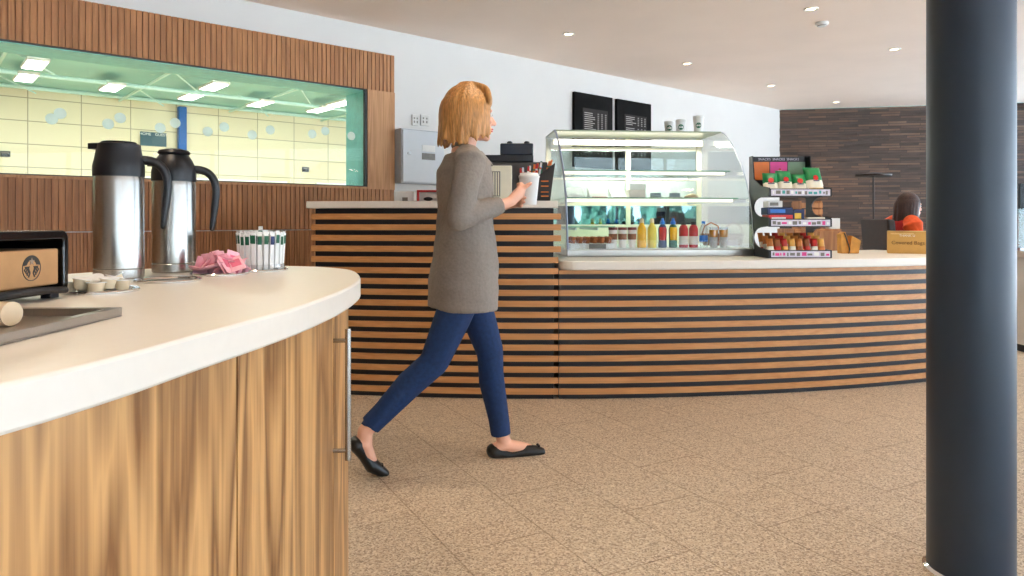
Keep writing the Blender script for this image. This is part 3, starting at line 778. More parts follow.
for sx in (1, -1):
    for k in range(4):
        x0 = R_*(.36+.2*k)
        ctr = [(sx*(x0*.75+.0015*sin(j*1.3+k)), -.0175*j/6*(1.0-.16*k)+.003) for j in range(7)]
        P = [(x-.0013, y) for x, y in ctr]+[(x+.0013, y) for x, y in reversed(ctr)]
        disc(bm, P)
for i in range(36):
    a1, a2 = 2*pi*i/36, 2*pi*(i+1)/36
    disc(bm, [(.0205*cos(a1), .0205*sin(a1)), (.0205*cos(a2), .0205*sin(a2)), (.0193*cos(a2), .0193*sin(a2)), (.0193*cos(a1), .0193*sin(a1))])
em = mesh_obj('emblem', bm, M_print, pk); mesh_obj('emblem_star', bm2, mat('emblem_pale', (150,130,110), .6), pk)
# steel knock tray
kt = thing('steel_tray', 'shallow rectangular stainless steel tray at the front left of the worktop', 'tray', (-.526, .945, ZT), 0)
w, l = .40, .42
bm = B()
box(bm, (-w,-l,0), (0,0,.002))
for lo, hi in (((-.014,-l,.002),(0,0,.012)),((-w,-l,.002),(-w+.014,0,.012)),((-w+.014,-.014,.002),(-.014,0,.012)),((-w+.014,-l,.002),(-.014,-l+.014,.012))): box(bm, lo, hi)
mesh_obj('tray_body', bm, M_steel_h, kt, bevel=.0015)
kr = thing('wooden_roller', 'pale wooden cylinder with a dark end lying in the steel tray', 'roller', (-.60, .84, ZT+.0135+.0025), radians(-172))
bm = B(); tube(bm, [(0,0,.0145),(.16,0,.0145)], .0145, 24, 'flat'); mesh_obj('shaft', bm, mat('pale_beech', (222,196,160), .5), kr, smooth=True)
kr.rotation_euler = (0, 0, radians(165))
kr.location.z = ZT+.0025

# ------------------------------------------------------------------ display case
dc = thing('display_case', 'curved glass refrigerated display case on the low counter', 'display case', (.35, 4.45, .7955), radians(5.45))
DW = 1.235
bm = B(); box(bm, (0,0,0), (DW,.95,.045), bev=.004); mesh_obj('base', bm, M_steel_h, dc)
bm = B(); box(bm, (.01,.01,.0455), (DW-.01,.93,.05)); mesh_obj('deck', bm, M_paperwhite, dc)
prof = [(0,.046),(.006,.12),(.015,.18),(.045,.33),(.096,.455),(.165,.57),(.247,.66),(.35,.765),(.47,.848),(.53,.868)]
pf = [(p.x, p.y) for p in cr([(a, b, 0) for a, b in prof], 4)]
bm = B()
a = [bm.verts.new((.012, y, z)) for y, z in pf]; b_ = [bm.verts.new((DW-.012, y, z)) for y, z in pf]
for i in range(len(pf)-1): bm.faces.new((a[i], b_[i], b_[i+1], a[i+1]))
mesh_obj('front_glass', bm, M_glass, dc, smooth=True)
for x in (0, DW-.006):
    P = pf+[(.95,.868),(.95,.046)]
    bm = B(); vs = prism(bm, P, x, x+.006, M=Matrix(((0,0,1,0),(1,0,0,0),(0,1,0,0),(0,0,0,1)))); mesh_obj('end_glass', bm, glass('end_glass', (.97,.985,.98), .4, .03), dc)
    bm = B(); tube(bm, [(x+.003, y-.002, z) for y, z in pf], (.011 if x == 0 else .005), 8, 'flat', ell=(1,.6), up=(1,0,0)); mesh_obj('edge_trim', bm, mat('lilac_alu', (176,184,206), .35, .4) if x == 0 else M_alu, dc, smooth=True)
bm = B(); box(bm, (0,.52,.866), (DW-.01,.955,.876)); mesh_obj('top_panel', bm, mat('pale_green_enamel', (160,168,140), .3, var=.04), dc)
bm = B(); box(bm, (.03,.80,.80), (DW-.04,.86,.84)); lf = mesh_obj('light_housing', bm, M_cream, dc)
bm = B(); box(bm, (.04,.79,.80), (DW-.05,.7995,.838)); mesh_obj('light_tube', bm, M_ltube, lf)
ld = bpy.data.lights.new('case_lamp', 'AREA'); ld.shape = 'RECTANGLE'; ld.size = 1.1; ld.size_y = .05; ld.energy = 14; ld.color = (1,.97,.88)
lo = bpy.data.objects.new('case_lamp', ld); C.objects.link(lo); lo.parent = dc; lo.location = (.62,.76,.79)
bm = B()
for x0, x1 in ((0,.035),(.625,.66),(DW-.045,DW-.008)): box(bm, (x0,.92,.05), (x1,.95,.864))
for z0, z1 in ((.05,.075),(.345,.372),(.545,.56),(.775,.80)): box(bm, (.035,.925,z0), (DW-.045,.945,z1))
mesh_obj('rear_frame', bm, M_cream, dc)
bm = B(); box(bm, (.036,.932,.561), (.624,.938,.774)); box(bm, (.661,.932,.561), (DW-.046,.938,.774)); mesh_obj('rear_glass', bm, glass('rear_glass', (.72,.8,.77), .4, .06), dc)
bm = B(); box(bm, (.036,.93,.373), (.624,.938,.544)); box(bm, (.661,.93,.373), (DW-.046,.938,.544)); mesh_obj('rear_door_panel', bm, mat('frosted_grey', (196,200,200), .3), dc)
bm = B(); box(bm, (.036,.93,.20), (.624,.938,.344)); box(bm, (.661,.93,.20), (DW-.046,.938,.344)); mesh_obj('mirror_panel', bm, M_mirror, dc)
bm = B(); box(bm, (.036,.93,.076), (.624,.94,.199)); box(bm, (.661,.93,.076), (DW-.046,.94,.199)); mesh_obj('lower_panel', bm, M_cream, dc)
for nm, y0, z, x0, x1 in (('shelf',.34,.572,.01,DW-.02),('shelf',.2,.378,.01,DW-.02),('shelf',.2,.185,.01,.36)):
    bm = B(); box(bm, (x0,y0,z), (x1,.90,z+.006)); sh = mesh_obj(nm, bm, M_shelf, dc)
    bm = B(); box(bm, (x0,y0-.004,z-.001), (x1,y0-.0005,z+.008)); mesh_obj('shelf_edge', bm, mat('glass_edge', (128,176,150), .2), sh)
    if x1 > 1: bm = B(); box(bm, (x0+.03,y0+.02,z-.022), (x1-.03,y0+.035,z-.001)); mesh_obj('light_strip', bm, emission('strip_light', (255,248,230), 1.6), sh)
    bm = B()
    for xx in (x0+.1, x1-.1): box(bm, (xx,y0+.1,z-.02), (xx+.008,.925,z-.001))
    mesh_obj('bracket', bm, M_alu, sh)
RZ = radians(5.45)
def dcp(x, y, z):
    return Vector((.35+x*cos(RZ)-y*sin(RZ), 4.45+x*sin(RZ)+y*cos(RZ), .7955+z))
def lx(px, D=.15):
    u = (px-512)/F; c, s = cos(RZ), sin(RZ)
    return (u*(4.45+D*c)+D*s-.35)/(c-u*s)

# bottles in the case
def bottle(name, label, cat, px, parts, D=.15, group=None, z=.0505):
    t = thing(name, label, cat, dcp(lx(px, D), D, z), RZ, group)
    for nm, prof_, m_ in parts:
        bm = B(); lathe(bm, prof_, 20); mesh_obj(nm, bm, m_, t, smooth=True, ang=40)
    return t
M_clear = glass('clear_pet', (.9,.93,.94), .5, .08)
M_granola = mat('granola', (150,96,66), .7, var=.35, scale=150)
M_yog = mat('yoghurt', (236,226,220), .5, var=.05)
pos = {'leftmost':613,'middle':622.5,'rightmost':632}
for k, px in pos.items():
    bottle('yoghurt_pot', k+' of three granola pots with dark red lids in the case', 'pot', px, [
        ('cup', [(0,0),(.023,0),(.027,.10),(.0275,.118),(0,.118)], M_yog), ('granola_layer', [(.0275,.055),(.0285,.056),(.029,.092),(.0275,.093)], M_granola),
        ('lid', [(0,.1182),(.030,.1182),(.030,.134),(.028,.136),(0,.136)], M_dred)], group='granola pots in the display case')
for px, m_, lb in ((641.8,M_yellow,'bright yellow juice bottle with pearly cap, beside the granola pots'),(652,M_pyellow,'pale yellow juice bottle with pearly cap, right of the bright yellow one')):
    bottle('juice_bottle', lb, 'bottle', px, [('body', [(0,0),(.027,0),(.030,.006),(.030,.115),(.026,.135),(.015,.155),(.013,.165),(0,.165)], m_),
        ('cap', [(0,.1652),(.0145,.1652),(.0135,.19),(.008,.196),(0,.197)], mat('pearl_cap', (236,222,180), .4))])
for px, m1, m2, lb in ((662.5,M_red,M_navy,'slim blue and red drink bottle with blue sports cap'),(673,M_yellow,M_dgreen,'slim green and yellow drink bottle with blue sports cap')):
    t = bottle('drink_bottle', lb, 'bottle', px, [('body', [(0,0),(.026,0),(.028,.008),(.026,.06),(.0285,.12),(.022,.145),(.014,.155),(0,.155)], m2),
        ('cap', [(0,.1552),(.017,.1552),(.017,.172),(.010,.18),(.008,.196),(0,.197)], M_blue)])
    bm = B(); lathe(bm, [(.0267,.05),(.0272,.065),(.0296,.12),(.026,.136)], 12, a0=-pi*.85, a1=-pi*.25); mesh_obj('printed_label', bm, m1, t, smooth=True)
for px, lb in ((683.5,'left'),(693.5,'right')):
    bottle('berry_bottle', lb+' of two red berry drink bottles with black caps', 'bottle', px, [('body', [(0,0),(.027,0),(.030,.006),(.030,.125),(.022,.145),(.014,.152),(0,.152)], mat('berry_drink', (190,20,28), .3)),
        ('cap', [(0,.1522),(.018,.1522),(.018,.172),(0,.172)], M_black), ('paper_label', [(.0305,.02),(.031,.021),(.031,.075),(.0305,.076)], M_yog)], group='red berry bottles')
bottle('water_bottle', 'clear water bottle with blue cap and blue label', 'bottle', 703.5, [('body', [(0,0),(.025,0),(.027,.006),(.027,.12),(.020,.14),(.012,.155),(.012,.16),(0,.16)], M_clear),
    ('cap', [(0,.1602),(.013,.1602),(.013,.176),(0,.176)], M_blue), ('paper_label', [(.0275,.04),(.028,.041),(.028,.08),(.0275,.081)], M_blue)])
for px, lb in ((713.5,'left'),(723.5,'right')):
    bottle('fruit_pot', lb+' of two clear pots of yellow fruit at the right of the bottles', 'pot', px, [('cup', [(0,0),(.024,0),(.029,.12),(.029,.135),(0,.135)], M_clear),
        ('fruit', [(0,.07),(.0268,.07),(.0285,.118),(0,.118)], mat('mango', (236,160,30), .4, var=.2, scale=100)), ('yoghurt_layer', [(0,.002),(.0238,.002),(.0262,.068),(0,.068)], M_yog)], group='yellow fruit pots')
bt = thing('brownie_tray', 'white tray of little brown cakes at the left of the case floor', 'tray', dcp(.03, .07, .0505), RZ)
bm = B(); box(bm, (0,0,0), (.30,.2,.03), bev=.003); mesh_obj('tray', bm, M_paperwhite, bt)
for k in range(6):
    for r_ in range(2):
        o = tag(mesh_obj('cake', (lambda b: (lathe(b, [(0,0),(.014,0),(.019,.028),(.020,.034),(.014,.042),(0,.045)], 14), b)[-1])(B()), [M_brown], smooth=True),
            'small brown cake in the %s row on the white tray' % ('front','back')[r_], 'cake', 'small cakes in the %s row' % ('front','back')[r_])
        o.location = dcp(.06+.048*k, .12+.08*r_, .0815)
pt = thing('price_label', 'grey price ticket standing at the front of the case floor', 'label', dcp(.145,.012,.0505), RZ)
bm = B(); box(bm, (0,0,0), (.11,.003,.03)); mesh_obj('card', bm, M_grey, pt)
# items on the middle shelf
def sandwich(px, D, label, w=.12, red=True, mt=None):
    t = thing('sandwich_pack', label, 'sandwich', dcp(lx(px, D)-w/2, D, .3843), RZ)
    bm = B(); vs = prism(bm, [(0,0),(.13,0),(.13,.085)], 0, w, M=Matrix(((0,0,1,0),(1,0,0,0),(0,1,0,0),(0,0,0,1)))); mesh_obj('wrapper', bm, mt or M_paperwhite, t, bevel=.004)
    if red:
        bm = B(); box(bm, (.01,-.002,-.0), (w-.01,.012,.012)); mesh_obj('filling_edge', bm, mat('tomato_red', (206,80,60), .5), t)
    return t
sandwich(577, .42, 'grey wrapped sandwich at the left end of the upper glass shelf', .13, False, mat('grey_wrap', (150,152,156), .4))
sandwich(600, .40, 'white wrapped sandwich with red filling, on the shelf above the tray', .13)
sandwich(620, .46, 'tall white wrapped sandwich beside the middle post', .11)
o = thing('open_carton', 'pale carton with an open flap, right of the white sandwiches on the shelf', 'carton', dcp(lx(640,.5)-.06, .56, .3843), RZ)
bm = B(); box(bm, (0,0,0), (.12,.12,.07), bev=.003); mesh_obj('box', bm, M_yog, o)
bm = B(); box(bm, (0,0,.071), (.12,.004,.11), M=T(0,0,0,rx=-.0)); mesh_obj('flap', bm, M_paperwhite, o)
for k, (px, c_) in enumerate(((655,'left'),(674,'middle'))):
    t = thing('cake_plate', c_+' shallow glass plate with a bluish wrapped slice on the shelf', 'plate', dcp(lx(px,.5), .5, .3843), 0)
    bm = B(); lathe(bm, [(0,0),(.035,0),(.065,.010),(.067,.013),(.035,.004),(0,.004)], 28); mesh_obj('plate', bm, M_yog, t, smooth=True)
    bm = B(); prism(bm, [(-.04,-.02),(.04,-.03),(.03,.03)], .0135, .045); mesh_obj('slice', bm, mat('blue_wrap', (150,166,180), .4), t, bevel=.004)
t = thing('croissant', 'pale folded pastry near the right of the upper shelf', 'pastry', dcp(lx(692,.45), .45, .3843), 0)
bm = B(); tube(bm, cr([(-.045,.02,.012),(-.025,0,.017),(0,-.008,.02),(.025,0,.017),(.045,.02,.012)], 4), [.007+.013*sin(pi*i/16) for i in range(17)], 12); mesh_obj('dough', bm, mat('pale_pastry', (226,206,170), .6), t, smooth=True)
t = thing('wicker_basket', 'brown basket on the case floor by the right end glass', 'basket', dcp(1.15, .52, .0505), RZ)
bm = B(); lathe(bm, [(0,0),(.055,0),(.07,.08),(.073,.085),(.068,.085),(.054,.006),(0,.006)], 28); mesh_obj('bowl', bm, mat('wicker', (150,98,62), .7, var=.4, scale=90), t, smooth=True)
bm = B(); tube(bm, [(-.069,0,.082),(-.05,0,.14),(0,0,.165),(.05,0,.14),(.069,0,.082)], .005, 8); mesh_obj('handle', bm, M_brown, t, smooth=True)

for px, h_, lb in ((669.5,.105,'leftmost and shortest of the white paper cups on the display case'),(681,.12,'middle white paper cup on top of the display case'),(698.5,.15,'rightmost and tallest white paper cup on the display case')):
    D = .78; t = thing('paper_cup', lb, 'paper cup', dcp(lx(px, D), D, .8765), 0, 'paper cups on the display case')
    bm = B(); r0 = .030+.02*(h_-.1); r1 = .040
    lathe(bm, [(0,0),(r0,0),(r1,h_*.9),(r1+.001,h_*.9),(r1+.0025,h_*.915),(r1+.001,h_*.93),(r1-.002,h_),(r1-.004,h_),(0,h_*.99)], 32); mesh_obj('cup', bm, M_paperwhite, t, smooth=True, ang=40)
    # round green emblem wrapped on the cup, pale figure inside
    def rad_at(z): return r0+(r1-r0)*z/(h_*.9)+.0008
    zc = h_*.5; R = .021; a0 = -pi/2-.25
    bm = B(); c0 = bm.verts.new((rad_at(zc)*cos(a0), rad_at(zc)*sin(a0), zc)); prev = None; ring = []
    for i in range(24):
        th = 2*pi*i/24; z = zc+R*sin(th); ra = rad_at(z); aa = a0+R*cos(th)/ra; ring.append(bm.verts.new((ra*cos(aa), ra*sin(aa), z)))
    for i in range(24): bm.faces.new((c0, ring[i], ring[(i+1) % 24]))
    em = mesh_obj('emblem', bm, M_green, t)
    bm = B()
    for pts in ([(-.004,.003),(.004,.003),(.003,-.006),(-.003,-.006)], [(-.007,.006),(0,.013),(.007,.006),(0,.009)], [(-.013,0),(-.009,.002),(-.010,-.012),(-.014,-.008)], [(.013,0),(.009,.002),(.010,-.012),(.014,-.008)]):
        vs = []
        for x_, z_ in pts:
            z = zc+z_; ra = rad_at(z)+.0006; aa = a0+x_/ra; vs.append(bm.verts.new((ra*cos(aa), ra*sin(aa), z)))
        bm.faces.new(vs)
    mesh_obj('emblem_figure', bm, M_paperwhite, em)

# ------------------------------------------------------------------ snack rack
rk = thing('snack_rack', 'black three-tier snack rack on the low counter beside the display case', 'rack', (1.578, 4.30, .7955), 0)
RW, RD, RH = .385, .36, .655
YZ = Matrix(((0,0,1,0),(1,0,0,0),(0,1,0,0),(0,0,0,1)))
def side_prof():
    P = [(0,0),(0,.05)]
    for zl, zh in ((.05,.195),(.25,.385)):
        mid = (zl+zh)/2; hh = (zh-zl)/2
        P.append((.02, zl))
        for i in range(1, 12):
            a = -pi/2+pi*i/12; P.append((.12+.16*cos(a), mid+hh*.92*sin(a)))
        P += [(.02, zh), (.0, zh+.055)] if zl < .1 else [(.02, zh), (.0, zh+.048)]
    P += [(.14,.45),(.27,.50),(.30,RH),(RD,RH),(RD,0)]
    return P
for x in (0, RW-.008):
    bm = B(); prism(bm, side_prof(), x, x+.008, M=YZ); mesh_obj('side_panel', bm, M_black, rk)
bm = B(); box(bm, (.009,RD-.01,.455), (RW-.009,RD-.004,RH)); hp_ = mesh_obj('header', bm, M_black, rk)
xs = (.018,.137,.256)
for x0, m_, nm in zip(xs, (M_orange, M_pinkprint, M_sage), 'abc'):
    bm = B(); box(bm, (x0,RD-.0125,.50), (x0+.112,RD-.0105,RH-.035)); mesh_obj('poster', bm, m_, hp_)['label'] = {'a':'orange poster','b':'pink poster','c':'sage green poster'}[nm]
bm = B(); lathe(bm, [(0,0),(.03,0),(.03,.001),(0,.001)], 20, M=T(.20,RD-.0130,.535,rx=pi/2), a0=0, a1=pi); ball(bm, (.2,RD-.0135,.57), (.008,.0015,.008), seg=10, mi=1); mesh_obj('poster_cake', bm, [M_yog, M_red], hp_)
text_part('header_lettering', 'SNACKS  SNACKS  SNACKS', .022, M_lilac, hp_, T(RW/2, RD-.0125, RH-.018, rx=pi/2))
for z in (0, .192, .378):
    bm = B(); box(bm, (.009,.006,z+.006), (RW-.009,RD-.012,z+.014)); tr = mesh_obj('tray', bm, M_black, rk)
    bm = B(); box(bm, (-.002,-.006,z), (RW+.0,.0055,z+.05)); mesh_obj('front_edge', bm, M_black, tr)
    bm = B(); box(bm, (.012,-.0085,z+.006), (RW-.012,-.0062,z+.044)); st = mesh_obj('ticket_strip', bm, M_lilac, tr)
    bm = B(); rr = random.Random(int(z*1000)+1)
    x = .02
    while x < RW-.03:
        w = rr.uniform(.008,.03); box(bm, (x,-.0092,z+rr.uniform(.012,.018)), (x+w,-.0087,z+rr.uniform(.028,.038)), mi=rr.choice((0,0,1,1,2))); x += w+rr.uniform(.004,.012)
    mesh_obj('ticket_print', bm, [M_pinkprint if z < .3 else M_teal, M_grey, M_paperwhite], st)
# crisp packets
def packet(name, label, cat, loc, w, l, t, mats, rx, rz, group=None, split=(.22,.5), ry=0):
    bm = sachet_bm(w, l, t, 8, 14)
    for f in bm.faces:
        v = f.calc_center_median().y/l+.5
        f.material_index = 0 if v > split[1] else (1 if v > split[0] else 2)
    for v in bm.verts:
        v.co += Vector((0,0,.004*noise.noise(v.co*40)))
    o = mesh_obj(name, bm, mats, smooth=True, ang=60); o.location = loc; o.rotation_euler = (rx, ry, rz)
    tag(o, label, cat, group); return o
M_crisp = mat('crisp_photo', (236,190,110), .5, var=.3, scale=60)
M_gfoil = mat('green_foil', (16,128,70), .3, var=.15)
M_wfoil = mat('white_foil', (238,232,214), .35, var=.05)
for px, dx, lb in ((0,.055,'leftmost green and white crisp packet on the top tier'),(1,.15,'second green and white crisp packet from the left on the top tier'),(2,.238,'third green and white crisp packet on the top tier'),(3,.335,'rightmost and largest green and white crisp packet on the top tier')):
    s_ = (.95,1.05,.9,1.2)[px]
    for row in range(1):
        o = packet('crisp_packet', lb, 'crisps', (1.572+dx, 4.31+.10+.012*(px%2), .7955+.396+.070*s_), .094*s_, .158*s_, .021, [M_gfoil, M_wfoil, M_crisp], radians(68), radians((-8,5,-6,8)[px]), 'crisp packets on the top tier')
        bm = B(); lathe(bm, [(0,0),(.017,0),(.017,.0016),(0,.0016)], 16, M=T(0,.012,.0265)); box(bm, (-.02,-.012,.0262), (.02,-.006,.0275), mi=1)
        e_ = mesh_obj('packet_print', bm, [M_red, M_navy], o)
# second tier : boxes
def carton(name, label, cat, x, y, z, w, d, h, mt, mp_, group=None):
    t = thing(name, label, cat, (1.572+x, 4.31+y, .7955+z), 0, group)
    bm = B(); box(bm, (0,0,0), (w,d,h), bev=.003); mesh_obj('box', bm, mt, t)
    bm = B(); box(bm, (w*.12,-.0012,h*.25), (w*.7,-.0002,h*.75)); mesh_obj('print', bm, mp_, t)
    return t
z2 = .2065
carton('snack_box', 'red snack box at the left of the middle tier', 'box', .02,.03,z2,.15,.12,.06, M_red, M_paperwhite)
carton('snack_box', 'dark blue snack box stacked on the red one', 'box', .012,.035,z2+.061,.16,.11,.045, M_navy, M_blue)
carton('snack_box', 'white snack box on top of the dark blue one', 'box', .02,.04,z2+.107,.09,.09,.04, M_paperwhite, M_grey)
carton('snack_box', 'dark blue snack box in the middle of the middle tier', 'box', .18,.05,z2,.07,.10,.095, M_navy, M_yellow)
carton('snack_box', 'low pink and white snack box at the right of the middle tier', 'box', .26,.03,z2,.11,.12,.045, M_wfoil, M_pinkprint)
rr = random.Random(11)
cols = [mat('toffee_wrap', (206,120,50), .35, var=.2), mat('bronze_wrap', (150,84,40), .35, var=.2), mat('scarlet_wrap', (190,40,30), .35, var=.2), mat('honey_wrap', (232,170,80), .35, var=.2)]
for k in range(24):
    c1 = k % 4; row = k//8; j = k % 8
    nm = ('toffee brown','bronze','scarlet','honey coloured')[c1]
    packet('snack_packet', nm+' snack packet on the bottom tier of the rack', 'snack packet', (1.572+.033+.0455*j, 4.31+.04+.075*row, .7955+.014+.055+.012*row), .04, .105+.01*(row), .009, [cols[c1], M_wfoil if j % 3 == 0 else cols[(c1+1) % 4], cols[(c1+2) % 4]], radians(72), rr.uniform(-.3,.3), nm+' packets on the bottom tier')

# ------------------------------------------------------------------ things on the high counter
zc = 1.1405
cm = thing('coffee_machine', 'dark coffee machine on the high counter behind the woman', 'coffee machine', (-.175, 4.42, zc), 0)
bm = B(); box(bm, (0,0,0), (.40,.22,.255), bev=.005); mesh_obj('body', bm, mat('taupe_metal', (76,70,66), .35, .3), cm)
bm = B(); box(bm, (-.01,-.012,.256), (.31,.22,.30), bev=.004); mesh_obj('top_deck', bm, M_black, cm)
bm = B(); box(bm, (.10,.0,.301), (.31,.18,.375), bev=.008); hp_ = mesh_obj('bean_hopper', bm, mat('smoked_hopper', (24,34,52), .2), cm)
bm = B(); 
for x in (.16,.27): lathe(bm, [(0,0),(.018,0),(.018,.014),(.01,.02),(0,.02)], 16, M=T(x,.08,.3755))
mesh_obj('knob', bm, M_black, hp_)
mf = thing('hot_chocolate_dispenser', 'cream fronted drinks dispenser with vertical grille, in front of the dark coffee machine', 'dispenser', (-.33, 4.18, zc), 0)
bm = B(); box(bm, (0,0,0), (.33,.2,.215), bev=.006); mesh_obj('body', bm, M_cream, mf)
bm = B(); box(bm, (.17,-.004,.03), (.26,-.0005,.18)); mesh_obj('recess_panel', bm, M_grey, mf)
bm = B()
for k in range(6): box(bm, (.176+.014*k,-.008,.035), (.183+.014*k,-.0045,.175))
mesh_obj('grille', bm, M_cream, mf)
# stick pack holder
sh = thing('stick_pack_holder', 'tall black card holder with orange stripes at the right end of the high counter', 'holder', (.075, 4.22, zc), 0)
bm = B(); prism(bm, [(0,0),(.155,0),(.185,.235),(.05,.13)], 0, .07, M=Matrix(((1,0,0,0),(0,0,1,0),(0,1,0,0),(0,0,0,1)))); mesh_obj('card_box', bm, mat('black_card', (30,24,22), .5), sh)
bm = B()
for k, zz in enumerate((.03,.055,.09,.12)): box(bm, (.10,-.0015,zz), (.145,-.0003,zz+.007))
mesh_obj('stripes', bm, M_orange, sh)
cl_ = [('red',M_red),('white',M_paperwhite),('orange',M_orange),('green',M_green),('blue',M_blue)]
seq = [0,1,4,0,1,0,2,0,2,1,3,3,2,2,2]
fi = {}
for k, ci in enumerate(seq):
    nm, m_ = cl_[ci]
    if ci not in fi:
        t = thing('stick_pack', nm+' drink stick standing in the black card holder', 'stick pack', (0,0,0), 0, nm+' drink sticks in the black holder')
        bm = B(); box(bm, (-.006,-.003,0), (.006,.003,.13), bev=.0015); mesh_obj('wrapper', bm, m_, t)
        bm = B(); box(bm, (-.0062,-.0033,.09), (.0062,.0033,.10)); mesh_obj('print', bm, cl_[(ci+1) % 5][1], t)
        fi[ci] = t; o = t
    else: o = dup(fi[ci])
    fx = k/(len(seq)-1)
    o.location = (.058+.155*fx, 4.252+.012*(k % 3), zc+.075+.055*fx); o.rotation_euler = (0, rr.uniform(-.12,.3), 0)
# little things at the left of the high counter
t = thing('white_canister', 'white storage canister with a dark label on the high counter, by the wood panelling', 'canister', (-.66, 4.5, zc), 0)
bm = B(); box(bm, (-.10,0,0), (.03,.1,.075), bev=.008); mesh_obj('body', bm, M_paperwhite, t)
bm = B(); box(bm, (-.045,-.002,.0), (-.01,-.0003,.035)); mesh_obj('dark_label', bm, M_grey, t)
t = thing('red_frame', 'small red framed box on the high counter next to the white canister', 'box', (-.605, 4.45, zc), 0)
bm = B(); box(bm, (0,0,0), (.012,.06,.08)); box(bm, (.13,0,0), (.142,.06,.08)); box(bm, (.012,0,.068), (.13,.06,.08)); box(bm, (.012,0,0), (.13,.06,.01)); mesh_obj('frame', bm, M_red, t)
bm = B(); box(bm, (.0125,.03,.0105), (.1295,.055,.0675)); mesh_obj('panel', bm, M_paperwhite, t)
bm = B(); ball(bm, (.07,.018,.024), (.03,.011,.013), seg=12); mesh_obj('contents', bm, M_black, t)

# ------------------------------------------------------------------ things behind the low counter
t = thing('cardboard_box', 'brown cardboard box with handwriting on the low counter, against the column', 'box', (2.645, 4.93, .7955), radians(-27))
bm = B(); box(bm, (0,0,0), (.34,.2,.155)); mesh_obj('box', bm, M_card, t, bevel=.002)
bm = B(); box(bm, (.02,-.003,.135), (.16,-.0003,.143)); box(bm, (.0,.0,.1555), (.34,.1,.158)); mesh_obj('tape', bm, [mat('tape', (226,190,130), .3)], t)
text_part('handwriting', 'Covered Bags', .036, mat('pen_ink', (110,74,40), .7), t, T(.125, -.0012, .075, rx=pi/2, ry=0)@Matrix.Shear('XZ', 4, (0.0, 0.0)), .0005)
text_part('printed_line', 'THANK U', .022, M_paperwhite, t, T(.12, -.0012, .125, rx=pi/2), .0005)
t = thing('paper_bag', 'mustard yellow paper bag with dark strap on the low counter', 'bag', (2.335, 4.90, .7956), 0); t.scale = (.72,.72,.9)
bm = B(); prism(bm, [(-.04,0),(.13,0),(.15,.10),(.06,.14),(.045,.05),(.0,.17),(-.045,.15)], 0, .09, M=Matrix(((1,0,0,0),(0,0,1,0),(0,1,0,0),(0,0,0,1)))); mesh_obj('bag', bm, mat('mustard_paper', (204,140,50), .6, var=.15), t, bevel=.004)
bm = B(); tube(bm, cr([(-.01,-.006,.15),(.02,-.008,.08),(.035,-.008,.03),(.03,-.006,.004)], 5), .012, 8, ell=(1,.3)); mesh_obj('strap', bm, mat('slate_cloth', (50,56,70), .7), t, smooth=True)
# sideboard behind the rack
t = thing('sideboard', 'tan wooden sideboard beyond the snack rack', 'sideboard', (2.50, 6.2, 0), 0)
bm = B(); box(bm, (0,0,.08), (.42,.4,.95), bev=.004); mesh_obj('carcass', bm, M_tan, t)
bm = B(); box(bm, (.012,-.018,.10), (.205,-.0005,.93)); d1_ = mesh_obj('door', bm, M_tan, t, bevel=.002)
bm = B(); box(bm, (.215,-.018,.10), (.408,-.0005,.93)); d2_ = mesh_obj('door', bm, M_tan, t, bevel=.002)
for d_, x in ((d1_,.19),(d2_,.23)):
    bm = B(); ball(bm, (x,-.03,.6), .012, seg=12); mesh_obj('knob', bm, M_black, d_, smooth=True)
bm = B()
for x in (.02,.37):
    for y in (.02,.35): box(bm, (x,y,0), (x+.03,y+.03,.08))
mesh_obj('feet', bm, M_black, t)
t = thing('white_carton', 'small white carton on the sideboard, right of the snack rack', 'carton', (2.82, 6.22, .9505), 0)
bm = B(); box(bm, (0,0,0), (.095,.09,.095), bev=.002); mesh_obj('box', bm, M_paperwhite, t); bm = B(); box(bm, (0,.04,.0955), (.095,.05,.0965)); mesh_obj('tape', bm, M_yog, t)
t = thing('wooden_crate', 'light wooden crate on the sideboard behind the snack rack', 'crate', (2.58, 6.26, .9505), 0)
bm = B()
for k in range(4): box(bm, (0,0,.01+.06*k), (.2,.012,.055+.06*k)); box(bm, (0,.188,.01+.06*k), (.2,.2,.055+.06*k))
for x in (0,.185): box(bm, (x,.012,0), (x+.015,.188,.25))
mesh_obj('slats', bm, M_tan, t)
# floor lamp
t = thing('floor_lamp', 'slender dark floor lamp with flat wide shade before the stone wall', 'lamp', (4.13, 8.0, 0), 0)
bm = B(); lathe(bm, [(0,0),(.14,0),(.14,.015),(.02,.025),(0,.025)], 28); mesh_obj('base', bm, M_dbrown, t, smooth=True)
bm = B(); tube(bm, [(0,0,.025),(0,0,1.53)], .011, 10, 'flat'); mesh_obj('pole', bm, M_dbrown, t, smooth=True)
bm = B(); lathe(bm, [(0,1.53),(.19,1.53),(.19,1.55),(.03,1.575),(0,1.575)], 32); mesh_obj('shade', bm, M_dbrown, t, smooth=True)
# chair of the seated guest
t = thing('lounge_chair', 'dark brown leather high-backed chair of the seated guest', 'chair', (3.52, 6.3, 0), 0)
bm = B(); box(bm, (-.22,-.25,.38), (.28,.25,.455), bev=.02); mesh_obj('seat', bm, M_dbrown, t)
bm = B(); prism(bm, [(-.22,.40),(-.14,.40),(-.20,1.03),(-.27,1.04)], -.24, .24, M=Matrix(((1,0,0,0),(0,0,1,0),(0,1,0,0),(0,0,0,1)))); mesh_obj('backrest', bm, M_dbrown, t, bevel=.015)
for x in (-.19,.24):
    for y in (-.21,.21):
        bm = B(); tube(bm, [(x,y,0),(x*.95,y*.95,.39)], .018, 8, 'flat'); mesh_obj('leg', bm, M_black, t)

